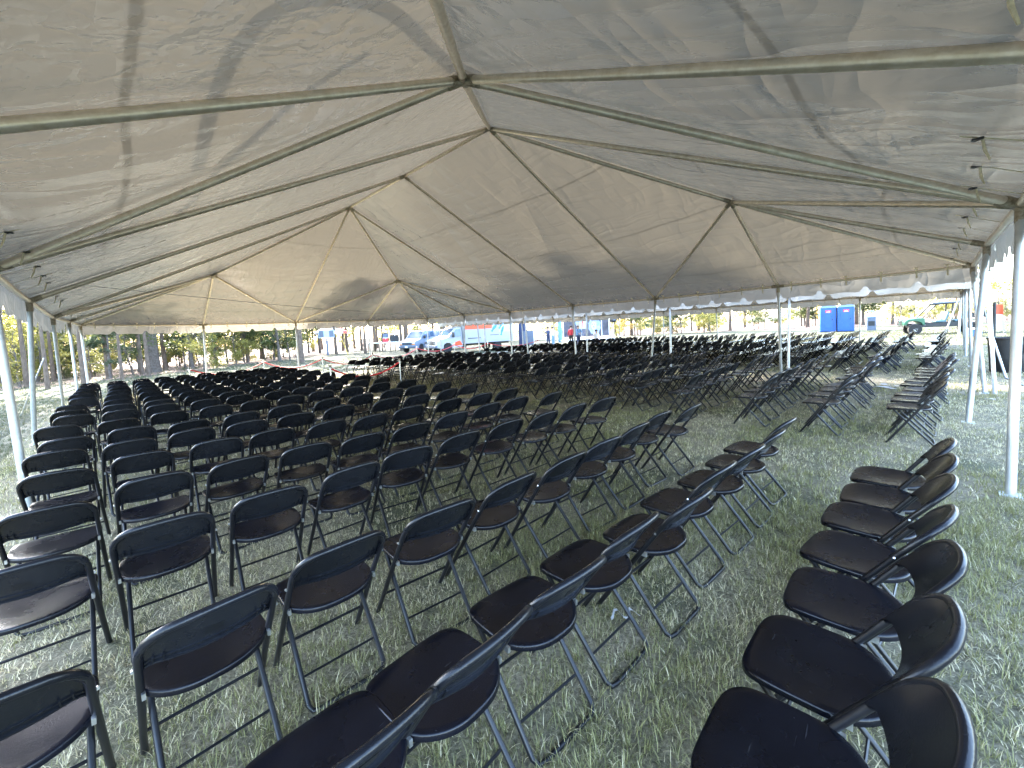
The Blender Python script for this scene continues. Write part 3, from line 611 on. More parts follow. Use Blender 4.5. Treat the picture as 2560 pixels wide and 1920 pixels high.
# ------------------------------------------------------------------ trees
PINE_L = leaf_mat('pine_needles', (.028, .048, .022), (.10, .135, .055))
OAK_L = leaf_mat('oak_leaves', (.035, .055, .018), (.13, .155, .045))
YEL_L = leaf_mat('sunlit_yellow_leaves', (.11, .12, .03), (.38, .34, .08))
AUT_L = leaf_mat('autumn_leaves', (.20, .14, .03), (.42, .30, .06))
def leaf_cloud(name, blobs, per, size, m_, seed, flat=.5):
    r = np.random.default_rng(seed); C = []; SH = []
    for (bx, by, bz, rad, rz_) in blobs:
        k = int(per*rad*rad); nsub = max(3, int(k/14)); d = r.normal(size=(nsub, 3)); d /= np.linalg.norm(d, axis=1)[:, None]; rr = rad*r.random(nsub)**.5
        cen = d*rr[:, None]; cen[:, 2] *= rz_; lf = np.repeat(cen, 14, 0)+r.normal(size=(nsub*14, 3))*rad*.13; C.append(lf+np.array([bx, by, bz])); SH.append(np.repeat(r.random(nsub), 14)*.7+r.random(nsub*14)*.3)
    C = np.concatenate(C); SH = np.concatenate(SH); n = len(C)
    a = r.normal(size=(n, 3)); a[:, 2] *= flat; a /= np.linalg.norm(a, axis=1)[:, None]; b = np.cross(a, r.normal(size=(n, 3))); b /= np.linalg.norm(b, axis=1)[:, None]
    s = size*(.6+.8*r.random((n, 1))); V = np.stack([C-a*s, C+b*s*.45, C+a*s, C-b*s*.45], 1).reshape(-1, 3); V[:, 2] = np.maximum(V[:, 2], .02)
    me = bpy.data.meshes.new(name); me.vertices.add(4*n); me.vertices.foreach_set('co', V.ravel().astype(np.float32)); me.loops.add(4*n); me.loops.foreach_set('vertex_index', np.arange(4*n, dtype=np.int32))
    me.polygons.add(n); me.polygons.foreach_set('loop_start', np.arange(0, 4*n, 4, dtype=np.int32)); me.update(calc_edges=True)
    at = me.attributes.new('shade', 'FLOAT', 'POINT'); at.data.foreach_set('value', np.repeat(SH, 4).astype(np.float32)); me.materials.append(m_); return me
def trunk_mesh(name, h, r0, m_, rnd, limbs=(), n=9):
    q = MB(); k = 9; px_, py_ = rnd.uniform(-.25, .25), rnd.uniform(-.25, .25)
    P = lambda t: Vector((px_*math.sin(t*2.2)+.04*math.sin(t*9), py_*math.sin(t*2.6), -.1+(h+.1)*t))
    q.tube([P(i/k) for i in range(k+1)], [r0*(1.35 if i == 0 else 1.0)*(1-.72*(i/k)) for i in range(k+1)], n)
    for (t, L_, up) in limbs:
        a = rnd.uniform(0, 6.28); p0 = P(t); d = Vector((math.cos(a), math.sin(a), up)); p1 = p0+d*L_*.5+Vector((0, 0, .05*L_)); p2 = p0+d*L_
        q.tube([p0, p1, p2], [r0*.34, r0*.22, r0*.08], 6)
    return q.mesh(name, m_)
def make_tree(name, kind, seed):
    rnd = random.Random(seed); B = []
    if kind == 'pine':
        h = rnd.uniform(15, 19); r0 = rnd.uniform(.10, .17)
        for i in range(26):
            t = rnd.uniform(.5, 1); a = rnd.uniform(0, 6.28); rr = (1.08-t)*5.2*rnd.uniform(.5, 1); B.append((rr*math.cos(a), rr*math.sin(a), h*t, rnd.uniform(.7, 1.25), .5))
        tr = trunk_mesh('trunk', h, r0, BARK2, rnd, [(rnd.uniform(.3, .95), rnd.uniform(1, 2.6), .15) for _ in range(12)]); cr_ = leaf_cloud('crown', B, 330, .11, PINE_L, seed)
    elif kind == 'oak':
        h = rnd.uniform(9, 12); r0 = rnd.uniform(.12, .19)
        for i in range(26):
            t = rnd.uniform(.18, 1.02); a = rnd.uniform(0, 6.28); rr = 3.3*math.sin(min(1, t*1.05)*math.pi*.85)*rnd.uniform(.35, 1); B.append((rr*math.cos(a), rr*math.sin(a), h*t, rnd.uniform(.6, 1.15), .7))
        tr = trunk_mesh('trunk', h*.9, r0, BARK, rnd, [(rnd.uniform(.15, .8), rnd.uniform(1.5, 3), .5) for _ in range(12)]); cr_ = leaf_cloud('crown', B, 520, .085, OAK_L, seed)
    elif kind in ('sapling',):
        h = rnd.uniform(4.6, 6); r0 = .06
        for i in range(20):
            t = rnd.uniform(.2, 1); a = rnd.uniform(0, 6.28); rr = (1.1-t)*1.5*rnd.uniform(.3, 1); B.append((rr*math.cos(a), rr*math.sin(a), h*t, rnd.uniform(.3, .55), .4))
        tr = trunk_mesh('trunk', h, r0, BARK, rnd, [(rnd.uniform(.2, .95), rnd.uniform(.6, 1.3), .05) for _ in range(16)], 7); cr_ = leaf_cloud('crown', B, 1500, .055, PINE_L, seed)
    else:
        h = rnd.uniform(2.4, 4.4); r0 = .05
        for i in range(16):
            t = rnd.uniform(.08, 1); a = rnd.uniform(0, 6.28); rr = 1.25*rnd.uniform(.1, 1)*math.sin(max(.25, t)*math.pi*.9); B.append((rr*math.cos(a), rr*math.sin(a), h*t, rnd.uniform(.3, .65), .75))
        tr = trunk_mesh('trunk', h*.85, r0, BARK, rnd, [(rnd.uniform(.05, .8), rnd.uniform(.6, 1.4), 1.0) for _ in range(9)], 6); cr_ = leaf_cloud('crown', B, 800, .052, {'shrub': OAK_L, 'yshrub': YEL_L, 'ashrub': AUT_L}[kind], seed)
    return tr, cr_
TT = {k: [make_tree(k, k, 100*i+j) for j in range(nv)] for i, (k, nv) in enumerate((('pine', 4), ('oak', 3), ('sapling', 2), ('shrub', 3), ('yshrub', 3), ('ashrub', 2)))}
NM = {'pine': ('pine_tree', 'tree'), 'oak': ('oak_tree', 'tree'), 'sapling': ('pine_sapling', 'tree'), 'shrub': ('green_shrub', 'shrub'), 'yshrub': ('yellow_green_shrub', 'shrub'), 'ashrub': ('golden_shrub', 'shrub')}
DESC = {'pine': 'tall bare-trunked pine', 'oak': 'leafy broad-crowned oak', 'sapling': 'young thin pine', 'shrub': 'dark green shrub', 'yshrub': 'sunlit yellow-green shrub', 'ashrub': 'golden autumn shrub'}
GRP = {'pine': 'pines around the field', 'oak': 'oaks around the field', 'sapling': 'pine saplings', 'shrub': 'green shrubs of the wood edge', 'yshrub': 'yellow-green shrubs of the wood edge', 'ashrub': 'golden autumn shrubs'}
REG = [(-150, 'out beyond the left side of the tent'), (260, 'behind the left tent legs'), (480, 'around the thick grey trunk'), (720, 'behind the red ropes left of the parasol'), (1000, 'around the red parasol'), (1300, 'behind the vans and box truck'), (1560, 'behind the stage banner'), (1800, 'behind the middle of the second tent'), (2020, 'left of the blue toilets'), (2200, 'behind the blue toilets'), (2440, 'behind the utility vehicle'), (9999, 'beyond the right tent legs')]
def plant(kind, p, sc=1.0, label=None, thick=1.0):
    x_, y_, d_ = pix((p[0], p[1], .5)); reg = [n_ for lim, n_ in REG if x_ < lim][0]; far_ = 'well back' if d_ > 52 else ('near the field' if d_ < 36 else 'farther in')
    tr, cr_ = random.choice(TT[kind]); o = thing(NM[kind][0], (p[0], p[1], 0), random.uniform(0, 6.28), label or DESC[kind]+', '+far_+' '+reg, NM[kind][1], None if label else GRP[kind]+' '+reg)
    o.scale = (sc, sc, sc); t = link('trunk', tr, o); link('crown', cr_, o)
    if thick != 1: t.scale = (thick, thick, 1)
    return o
BIGTRUNK = trunk_mesh('trunk', 13, .36, BARK, random.Random(5), [(.5, 2.5, .3), (.6, 3, .4), (.75, 2.5, .5)], 14)
o = thing('oak_tree', ground_d(384, 29.0), 0, 'thick grey-barked oak trunk at the left behind the last chairs', 'tree'); link('trunk', BIGTRUNK, o); link('crown', TT['pine'][0][1], o).scale = (.5, .5, .8)
plant('sapling', ground_d(277, 24.5), 1.0, 'thin young pine just left of the thick grey trunk')
plant('oak', ground_d(480, 32), .95, 'dark leafy oak just right of the thick grey trunk')
o = thing('pine_tree', ground_d(752, 31.0), 0, 'straight brown pine trunk behind the tent leg and red ropes', 'tree'); link('trunk', TT['pine'][1][0], o).scale = (1.35, 1.35, 1); link('crown', TT['pine'][1][1], o)
for x, d, k, s_ in ((-120, 22, 'yshrub', 1.3), (-60, 20, 'yshrub', 1.1), (5, 23.5, 'yshrub', 1.3), (60, 26, 'yshrub', 1.35), (120, 28.5, 'yshrub', 1.3), (170, 29, 'yshrub', 1.3), (225, 31, 'yshrub', 1.3), (270, 33, 'yshrub', 1.2), (350, 35, 'yshrub', 1.3), (30, 29, 'sapling', 1.1), (450, 36, 'yshrub', 1.3), (500, 37, 'yshrub', 1.2), (570, 36, 'sapling', 1.2), (610, 38, 'sapling', 1.2), (685, 39, 'sapling', 1.25), (725, 38, 'sapling', 1.1), (40, 27, 'yshrub', 1.1), (95, 25, 'yshrub', .8), (10, 33, 'oak', 1), (150, 31, 'yshrub', 1.2), (-60, 26, 'yshrub', 1.2), (210, 33, 'oak', .9), (240, 28, 'shrub', .8), (330, 33, 'yshrub', .9), (420, 36, 'yshrub', .9), (540, 36, 'oak', .9), (590, 38, 'shrub', 1.2), (620, 37, 'oak', .8), (660, 40, 'oak', .8), (700, 37, 'oak', .85), (150, 38, 'pine', 1), (90, 36, 'pine', 1.1), (160, 27, 'shrub', .5), (300, 40, 'yshrub', 1.3),
                    (800, 52, 'pine', 1), (858, 56, 'pine', 1.1), (905, 54, 'pine', 1), (945, 60, 'pine', 1), (1015, 62, 'pine', 1.1), (1085, 60, 'pine', 1.4), (1120, 58, 'pine', 1), (690, 46, 'pine', .9), (655, 44, 'pine', .9), (780, 56, 'yshrub', 1.2), (860, 62, 'yshrub', 1.4), (740, 44, 'yshrub', 1.1), (960, 64, 'yshrub', 1.4)):
    plant(k, ground_d(x, d), s_)
rd = random.Random(42)
cen = Vector((10, 5))
for ring, (off, step, kinds) in enumerate(((1.5, 2.6, ('yshrub', 'yshrub', 'shrub', 'yshrub', 'pine')), (6, 3.4, ('pine', 'yshrub', 'oak', 'pine', 'shrub')), (12, 4.4, ('pine', 'oak', 'pine', 'yshrub')), (22, 6, ('pine', 'oak', 'oak')))):
    for p in edge_pts(off, step, 1.2):
        q = Vector((p.x+rd.uniform(-1.2, 1.2), p.y+rd.uniform(-1.2, 1.2))); X = pix((q.x, q.y, 0)); c = Vector((q.x, q.y))-Vector((CAM.x, CAM.y))
        if X[2] < 3: continue
        if X[0] < -400 or X[0] > 3000: continue
        if 640 < X[0] < 1620 and ring < 2: continue             # the gap where the vehicles and the stage stand
        k = rd.choice(kinds)
        if -1 < q.x < 18 and 30 < q.y < 52 and k in ('pine', 'oak'): k = 'yshrub' if rd.random() < .6 else 'sapling'      # open sky over the far end
        if X[0] > 1750 and k in ('yshrub', 'shrub') and rd.random() < .6: k = 'ashrub' if X[0] > 1950 else 'yshrub'
        if k == 'oak' and X[0] > 1700 and rd.random() < .5: k = 'pine'
        if q.x <= -1 and X[0] < 260 and k in ('pine', 'oak') and rd.random() < .75: k = 'yshrub'
        plant(k, q, rd.uniform(.8, 1.25))
for x in range(1180, 1800, 26): plant(rd.choice(('pine', 'yshrub', 'yshrub', 'oak')), ground_d(x+rd.uniform(-9, 9), rd.uniform(56, 78)), rd.uniform(.9, 1.3))
for (u_, v_) in ((-2, 37), (-4, 44), (-9, 46), (-14, 31), (-12, 41), (-.5, 31.5), (-3.5, 30), (1, 31.8), (2.2, 33.2), (-1.6, 29), (-2.6, 32.5), (.4, 34.5)):
    plant('pine', (u_, v_), rd.uniform(1.35, 1.5), None, .36)
for (u_, v_) in ((3.5, 40.5), (-.5, 38.5), (15, 46)): plant('pine', (u_, v_), 1.25, None, .6)
for (u_, v_) in ((20, 42), (22.5, 45), (24, 41.5), (26, 44), (18.5, 46), (28, 47), (30, 42), (21, 49), (33, 46), (25, 50)): plant('pine', (u_, v_), 1.8, None, .5)
for p_ in ((2, 36), (.5, 35.5)): plant('pine', p_, 1.6, None, .4)
for i in range(34):
    x = rd.uniform(-140, 760); d = 25+max(0, x)*.021+rd.uniform(0, 9); k = rd.choice(('yshrub', 'yshrub', 'sapling', 'oak', 'yshrub'))
    plant(k, ground_d(x, d), rd.uniform(.9, 1.35) if k != 'oak' else rd.uniform(.6, .8), None, .7)
for i in range(16):
    x = rd.uniform(1500, 2100); plant(rd.choice(('yshrub', 'ashrub', 'yshrub', 'sapling')), ground_d(x, rd.uniform(48, 60)), rd.uniform(1, 1.4))
# woods farther off, one mass
B = []
for i in range(150):
    x = rd.uniform(-500, 3100); d = rd.uniform(88, 125); p = ground_d(x, d); B.append((p.x, p.y, rd.uniform(.5, 13), rd.uniform(2.2, 4.2), .8))
me = leaf_cloud('distant_woods', B, 14, .40, YEL_L, 77); o = bpy.data.objects.new('distant_woods', me); COL.objects.link(o); tag(o, 'pale distant woods seen between the trunks', 'woods', kind='stuff')
# ------------------------------------------------------------------ rope barrier
def velvet(p, q_, sag=.22):
    a, b = Vector(p), Vector(q_); return [a.lerp(b, i/10)-Vector((0, 0, sag*4*(i/10)*(1-i/10))) for i in range(11)]
posts = [at_z(*q_, .95) for q_ in ((473, 918.5), (659, 900), (806, 892), (931, 883), (1042, 867), (1136, 858.5), (1219, 855), (1350, 846))]
posts = [Vector((p.x, p.y, 0)) for p in posts]
SP = MB(); SP.lathe([(.16, 0), (.16, .015), (.06, .03), (.022, .05), (.022, .88), (.034, .89), (.034, .93), (.045, .945), (.02, .965)], 14); SPM = SP.mesh('post', STEEL)
SC = MB(); SC.lathe([(.05, .86), (.05, .875), (.034, .88)], 12); SCM = SC.mesh('rope_ring', STEEL)
WH = ['far left end by the woods', 'before the straight pine trunk', 'left of the sunlit chairs', 'before the white table', 'before the first van', 'before the truck bumper', 'beside the truck side', 'right of the truck']
def stanchion(p, lab):
    o = thing('stanchion', p, 0, lab, 'stanchion', 'stanchions of the rope barrier'); link('post', SPM, o); link('rope_ring', SCM, o)
for p, w_ in zip(posts, WH): stanchion(p, 'silver stanchion post with red rope, '+w_)
for i in range(len(posts)-1):
    a, b = posts[i]+Vector((0, 0, .87)), posts[i+1]+Vector((0, 0, .87))
    rope('barrier_rope', velvet(a, b, .30 if (b-a).length > 2 else .15), .022, REDROPE, 'red rope barrier sagging between posts, '+WH[i], 'rope', 'red barrier ropes', 8)
c1 = at_z(640+1240*.2893, 740+545*.2893, .95); c1.z = 0; c0 = at_z(640+640*.2893, 740+600*.2893, .95); c0.z = 0
stanchion(c1, 'silver stanchion post in the aisle beside the second block'); stanchion(c0, 'silver stanchion post in the aisle by the sunlit chairs')
rope('barrier_rope', velvet(c0+Vector((0, 0, .87)), c1+Vector((0, 0, .87)), .32), .022, REDROPE, 'red rope hung across the grass aisle between two posts', 'rope', 'red barrier ropes', 8)

# ------------------------------------------------------------------ wheels and vehicles
def wheel(parent, x, y, r=.36, w=.24, side=1):
    q = MB(); q.lathe([(r*.62, -w/2), (r*.93, -w/2), (r, -w*.3), (r, w*.3), (r*.93, w/2), (r*.62, w/2)], 20, (0, 0, 0), 'y'); wl = q.build('wheel', TYRE, parent); wl.location = (x, y, r)
    q = MB(); q.lathe([(r*.62, -w*.42), (r*.55, w*.30*side*side), (r*.18, w*.34), (r*.12, w*.44)] if side > 0 else [(r*.12, -w*.44), (r*.18, -w*.34), (r*.55, -w*.3), (r*.62, w*.42)], 16, (0, 0, 0), 'y'); q.build('rim', STEEL, wl)
def plate(mb, pts, th=.006): # thin proud plate from 3D points
    a, b, c = Vector(pts[0]), Vector(pts[1]), Vector(pts[2]); mb.poly(pts, th, (b-a).cross(c-a).normalized())
def van(loc, rz, label, paint, roof_dark=False, L=5.4):
    o = thing('van', loc, rz, label, 'van', 'vans parked beside the box truck'); hw = lambda x, z: 1.0-.17*max(0, (z-1.1)/1.0)-.06*max(0, (x-2.1)/.5)
    prof = [(-L/2, .45), (-L/2-.03, .9), (-L/2+.05, 1.95), (-L/2+.3, 2.06), (.9, 2.06), (1.05, 2.0), (1.62, 1.36), (1.75, 1.24), (2.45, 1.10), (2.62, .98), (2.66, .45), (2.4, .38), (2.1, .38), (2.05, .65), (1.85, .78), (1.6, .78), (1.4, .65), (1.35, .38), (-1.35, .38), (-1.4, .65), (-1.6, .78), (-1.85, .78), (-2.05, .65), (-2.1, .38)]
    q = MB(); q.prism(prof, hw); q.build('body', paint, o, bevel=.03)
    for sx in (1.73, -1.73):
        for sy in (-1, 1): wheel(o, sx, sy*.86, .36, .24, sy)
    q = MB(); n_ = Vector((.64, 0, .57)).normalized(); A = lambda x, z, y: Vector((x, y, z))+n_*.004
    plate(q, [A(1.58, 1.41, -.84), A(1.58, 1.41, .84), A(1.10, 1.95, .76), A(1.10, 1.95, -.76)], .01); q.build('windshield', GLASS, o)
    for s_ in (-1, 1):
        q = MB(); Y = lambda z: s_*(1.0-.17*max(0, (z-1.1)/1.0)+.004)
        pts = [(1.42, Y(1.36), 1.36), (.35, Y(1.36), 1.36), (.35, Y(1.88), 1.88), (.98, Y(1.88), 1.88)]; plate(q, pts if s_ > 0 else pts[::-1], .008); q.build('side_window', GLASS, o)
        q = MB(); pts = [(.2, Y(1.36), 1.36), (-1.0, Y(1.36), 1.36), (-1.0, Y(1.88), 1.88), (.2, Y(1.88), 1.88)]; plate(q, pts if s_ > 0 else pts[::-1], .008); q.build('side_window', GLASS, o)
        q = MB(); q.box((1.35, s_*1.12, 1.42), (.1, .2, .28)); q.build('mirror', DARK, o, bevel=.02)
        q = MB(); q.box((2.6, s_*.76, .92), (.1, .32, .17)); q.build('headlight', LENS, o, bevel=.015)
        q = MB(); q.box((2.62, s_*.76, .78), (.09, .32, .08)); q.build('turn_signal', AMBER, o, bevel=.01)
    q = MB(); q.box((2.63, 0, .9), (.06, 1.14, .06)); q.box((2.63, 0, .80), (.06, 1.14, .06)); q.build('grille', DARK, o)
    q = MB(); q.box((2.68, 0, .56), (.16, 1.9, .2)); q.build('bumper', GREYB, o, bevel=.03)
    q = MB(); q.box((2.768, 0, .56), (.01, .32, .15)); q.build('number_plate', WHITE, o)
    return o
SILV = mat('pale_blue_silver_paint', (.15, .20, .26), .3, .2, var=.05)
van(ground_d(1062, 41.5), R_(200), 'pale blue-silver van, leftmost of the parked vehicles', SILV)
van(ground_d(1118, 42.0), R_(197), 'white van with amber lights, between silver van and box truck', VWHITE)

def box_truck(loc, rz):
    o = thing('box_truck', loc, rz, 'white rental box truck with orange-red band and blue leaping fish picture', 'truck')
    hw = lambda x, z: 1.02-.16*max(0, (z-1.2)/.9)-.07*max(0, (x-3.0)/.6)
    prof = [(1.3, .5), (1.3, 2.1), (1.75, 2.12), (1.95, 2.05), (2.55, 1.42), (2.7, 1.3), (3.4, 1.16), (3.6, 1.02), (3.64, .5), (3.3, .42), (3.1, .42), (3.04, .72), (2.85, .86), (2.55, .86), (2.36, .72), (2.3, .42)]
    q = MB(); q.prism(prof, hw); q.build('cab_body', VWHITE, o, bevel=.03)
    q = MB(); q.box((-1.25, 0, 1.85), (5.0, 2.3, 2.3)); q.build('cargo_box', VWHITE, o, bevel=.02)
    q = MB(); q.prism([(1.253, 2.25), (2.05, 2.45), (2.35, 2.75), (2.3, 2.98), (1.253, 2.99)], 1.12); q.build('attic', VWHITE, o, bevel=.04)
    q = MB(); q.box((-1.25, 0, .60), (4.9, .9, .16)); q.build('chassis', DARK, o)
    for s_ in (-1, 1):
        wheel(o, 2.7, s_*.86, .4, .26, s_); wheel(o, -2.1, s_*.92, .4, .34, s_)
        Y = s_*1.154
        def side(nm, pts, m_, th=.004, y0=Y):
            q = MB(); P_ = [(x, y0, z) for x, z in pts]; q.poly(P_, th, (0, s_, 0)); return q.build(nm, m_, o)
        side('colour_band', [(1.2, 1.88), (-1.5, 1.88), (-1.6, 2.62), (1.2, 2.62)], ORANGE)
        q = MB()
        for x0, x1 in ((.95, -.05), (-.2, -1.05)):
            q.poly([(x0, Y+s_*.005, 2.34), (x1, Y+s_*.005, 2.34), (x1, Y+s_*.005, 2.42), (x0, Y+s_*.005, 2.42)], .003, (0, s_, 0))
        q.build('band_lettering', WHITE, o)
        q = MB()
        for cx_, cz_, a_ in ((-2.0, 2.45, .9), (-2.55, 2.2, -.9), (-1.8, 1.95, -.8), (-2.6, 1.7, -1.2)):
            for k in range(1):
                sp = [(-.42, 0), (-.2, .12), (.1, .15), (.35, .05), (.5, .12), (.47, -.1), (.3, -.04), (.05, -.1), (-.2, -.09)]; ca, sa = math.cos(a_), math.sin(a_)
                q.poly([(cx_+x*ca-z*sa, Y+s_*.001, cz_+x*sa+z*ca) for x, z in sp], .004, (0, s_, 0))
        q.build('fish_graphic', mat('blue_fish_print', (.03, .25, .45), .4, var=.3, vscale=4) if s_ < 0 else bpy.data.materials['blue_fish_print'], o)
        q = MB(); q.poly([(-2.2, Y, 1.55), (-3.6, Y, 1.55), (-3.6, Y, 2.95), (-3.1, Y, 2.95)], .002, (0, s_, 0)); q.build('pale_panel', mat('pale_aqua_print', (.45, .66, .68), .4) if s_ < 0 else bpy.data.materials['pale_aqua_print'], o)
        q = MB(); q.poly([(.9, Y, 1.1), (-.35, Y, 1.1), (-.35, Y, 1.16), (.9, Y, 1.16)], .003, (0, s_, 0)); q.poly([(-1.3, Y, 1.3), (-2.2, Y, 1.3), (-2.2, Y, 1.34), (-1.3, Y, 1.34)], .003, (0, s_, 0)); q.build('small_lettering', DARK, o)
        yy = lambda z: s_*(1.02-.16*max(0, (z-1.2)/.9)+.003)
        q = MB(); pts = [(2.35, yy(1.36), 1.36), (1.45, yy(1.36), 1.36), (1.45, yy(1.95), 1.95), (1.85, yy(1.95), 1.95)]; plate(q, pts if s_ > 0 else pts[::-1], .008); q.build('side_window', GLASS, o)
        q = MB(); q.box((2.25, s_*1.2, 1.5), (.1, .22, .42)); q.tube([(2.2, s_*.95, 1.4), (2.25, s_*1.2, 1.4)], .02, 6); q.build('mirror', DARK, o)
        q = MB(); q.box((3.57, s_*.76, .98), (.12, .3, .24)); q.build('headlight', LENS, o, bevel=.02)
        q = MB(); q.poly([(2.35, s_*1.024, .62), (1.35, s_*1.024, .62), (1.6, s_*1.024, 1.02), (2.0, s_*1.024, .9)], .004, (0, s_, 0)); q.build('door_decal', ORANGE, o)
    n_ = Vector((.72, 0, .69)).normalized(); q = MB(); A = lambda x, z, y: Vector((x, y, z))+n_*.004
    plate(q, [A(2.52, 1.45, -.86), A(2.52, 1.45, .86), A(2.0, 2.0, .8), A(2.0, 2.0, -.8)], .01); q.build('windshield', GLASS, o)
    q = MB()
    for z in (.82, .94, 1.06): q.box((3.635, 0, z), (.05, 1.05, .06))
    q.box((3.63, 0, .94), (.04, .06, .34)); q.build('grille', DARK, o)
    q = MB(); q.box((3.72, 0, .6), (.18, 1.95, .24)); q.build('bumper', GREYB, o, bevel=.03)
    return o
box_truck(ground_d(1178, 36.0), R_(171))

# ------------------------------------------------------------------ portable toilets
def toilet(loc, rz, label):
    o = thing('portable_toilet', loc, rz, label, 'toilet', 'blue portable toilets'); W, D, H = 1.12, 1.12, 2.05
    q = MB(); q.box((0, 0, H/2+.06), (W, D, H)); q.build('cabin', BLUEPL, o, bevel=.03)
    q = MB(); q.box((0, 0, .035), (W*1.06, D*1.06, .07)); q.build('skid_base', DARK, o)
    q = MB(); q.prism([(-.6, 0), (-.56, .13), (-.25, .25), (.25, .25), (.56, .13), (.6, 0)], .6); r = q.build('roof', BLUEL, o, bevel=.02); r.location = (0, 0, H+.06)
    q = MB(); q.box((0, -D/2-.012, 1.06), (.74, .024, 1.86)); d = q.build('door', BLUEPL, o, bevel=.01)
    q = MB()
    for zz, hw_ in ((.62, .3), (1.3, .3)):
        q.tube([(-hw_, -D/2-.026, zz-.26), (-hw_+.1, -D/2-.026, zz-.1), (-hw_+.1, -D/2-.026, zz+.1), (-hw_, -D/2-.026, zz+.26), (hw_, -D/2-.026, zz+.26), (hw_-.1, -D/2-.026, zz+.1), (hw_-.1, -D/2-.026, zz-.1), (hw_, -D/2-.026, zz-.26)], .012, 5, False, True)
    q.build('door_ribs', BLUEPL, d)
    q = MB(); q.box((.28, -D/2-.036, 1.1), (.06, .03, .14)); q.build('latch', DARK, d)
    q = MB(); q.box((0, -D/2-.032, 1.82), (.40, .014, .22)); s_ = q.build('sign', mat('red_sign', (.45, .03, .06), .5), d) if 'red_sign' not in bpy.data.materials else q.build('sign', bpy.data.materials['red_sign'], d)
    q = MB(); q.tube([(-.12, -D/2-.043, 1.8), (-.08, -D/2-.043, 1.87), (-.03, -D/2-.043, 1.8), (.02, -D/2-.043, 1.87), (.07, -D/2-.043, 1.8), (.12, -D/2-.043, 1.86)], .014, 5); q.box((0, -D/2-.043, 1.755), (.28, .008, .03)); q.build('sign_lettering', WHITE, d)
    for x in (-.46, .46):
        q = MB(); q.box((x, -D/2-.008, 1.06), (.05, .016, 1.9)); q.build('corner_rib', BLUEPL, o)
tl = ground_d(2068, 37); tr_ = ground_d(2112, 36.2); fa = math.atan2((CAM-tl).y, (CAM-tl).x)+math.pi/2
toilet(tl, fa+.12, 'left blue portable toilet with red sign'); toilet(tr_+Vector((.0, 0, 0)), fa+.12, 'right blue portable toilet with red sign')

# ------------------------------------------------------------------ utility vehicle
def utv(loc, rz):
    o = thing('utility_vehicle', loc, rz, 'green open-sided utility vehicle with roof and pale teal seats', 'utility vehicle')
    q = MB(); q.box((0, 0, .52), (2.9, 1.35, .14)); q.build('floor_pan', DARK, o, bevel=.02)
    q = MB(); q.prism([(.75, .6), (.75, 1.02), (1.0, 1.06), (1.55, .98), (1.72, .86), (1.74, .62), (1.6, .62), (1.5, .82), (1.2, .86), (.95, .78), (.85, .6)], .70); q.build('hood', GREEN, o, bevel=.03)
    for s_ in (-1, 1):
        wheel(o, 1.22, s_*.66, .34, .26, s_); wheel(o, -1.35, s_*.66, .34, .26, s_)
        q = MB(); q.box((-1.35, s_*.62, .82), (.9, .3, .05)); q.build('fender', GREEN, o, bevel=.02)
        q = MB(); q.tube([(.92, s_*.62, 1.0), (.25, s_*.60, 1.86), (-1.0, s_*.60, 1.92), (-1.15, s_*.62, .9)], .042, 8); q.tube([(-.42, s_*.62, .6), (-.5, s_*.6, 1.9)], .042, 8); q.build('roll_bar', DARK, o)
    for s_ in (-1, 1):
        q = MB(); q.prism([(.72, .48), (.72, .78), (.3, .70), (-.6, .74), (-.95, .95), (-.95, .48)], .03, c=s_*.66); q.build('side_panel', DARK, o)
    q = MB(); q.box((-.42, 0, 1.95), (1.7, 1.4, .10)); q.build('roof', GREYB, o, bevel=.025)
    for xs in (.02, -.82):
        for y_ in (-.34, .34):
            q = MB(); q.box((xs, y_, .80), (.48, .56, .14)); q.build('seat', TEAL, o, bevel=.04)
            b = MB(); b.box((0, 0, 0), (.12, .54, .52)); k = b.build('seat_back', TEAL, o, bevel=.04); k.location = (xs-.28, y_, 1.12); k.rotation_euler = (0, -.22, 0)
    q = MB(); q.tube([(.72, .3, .98), (.5, .3, 1.14)], .02, 6); q.tube([(.5+.02*math.cos(a), .3+.17*math.sin(a), 1.14+.15*math.cos(a)) for a in [i*math.pi/6 for i in range(12)]], .016, 6, False, True); q.build('steering_wheel', DARK, o)
    q = MB()
    for y_ in (-.5, -.17, .17, .5): q.tube([(1.78, y_, .5), (1.82, y_, .9), (1.7, y_, .98)], .022, 6)
    for z in (.58, .74, .9): q.tube([(1.80, -.55, z), (1.80, .55, z)], .022, 6)
    q.build('brush_guard', DARK, o)
    q = MB(); q.box((-1.55, 0, .98), (.95, 1.36, .06)); q.box((-2.0, 0, 1.12), (.05, 1.36, .26)); q.box((-1.55, -.66, 1.12), (.95, .04, .26)); q.box((-1.55, .66, 1.12), (.95, .04, .26)); q.build('cargo_bed', DARK, o, bevel=.015)
utv(ground_d(2345, 26.6), R_(104))

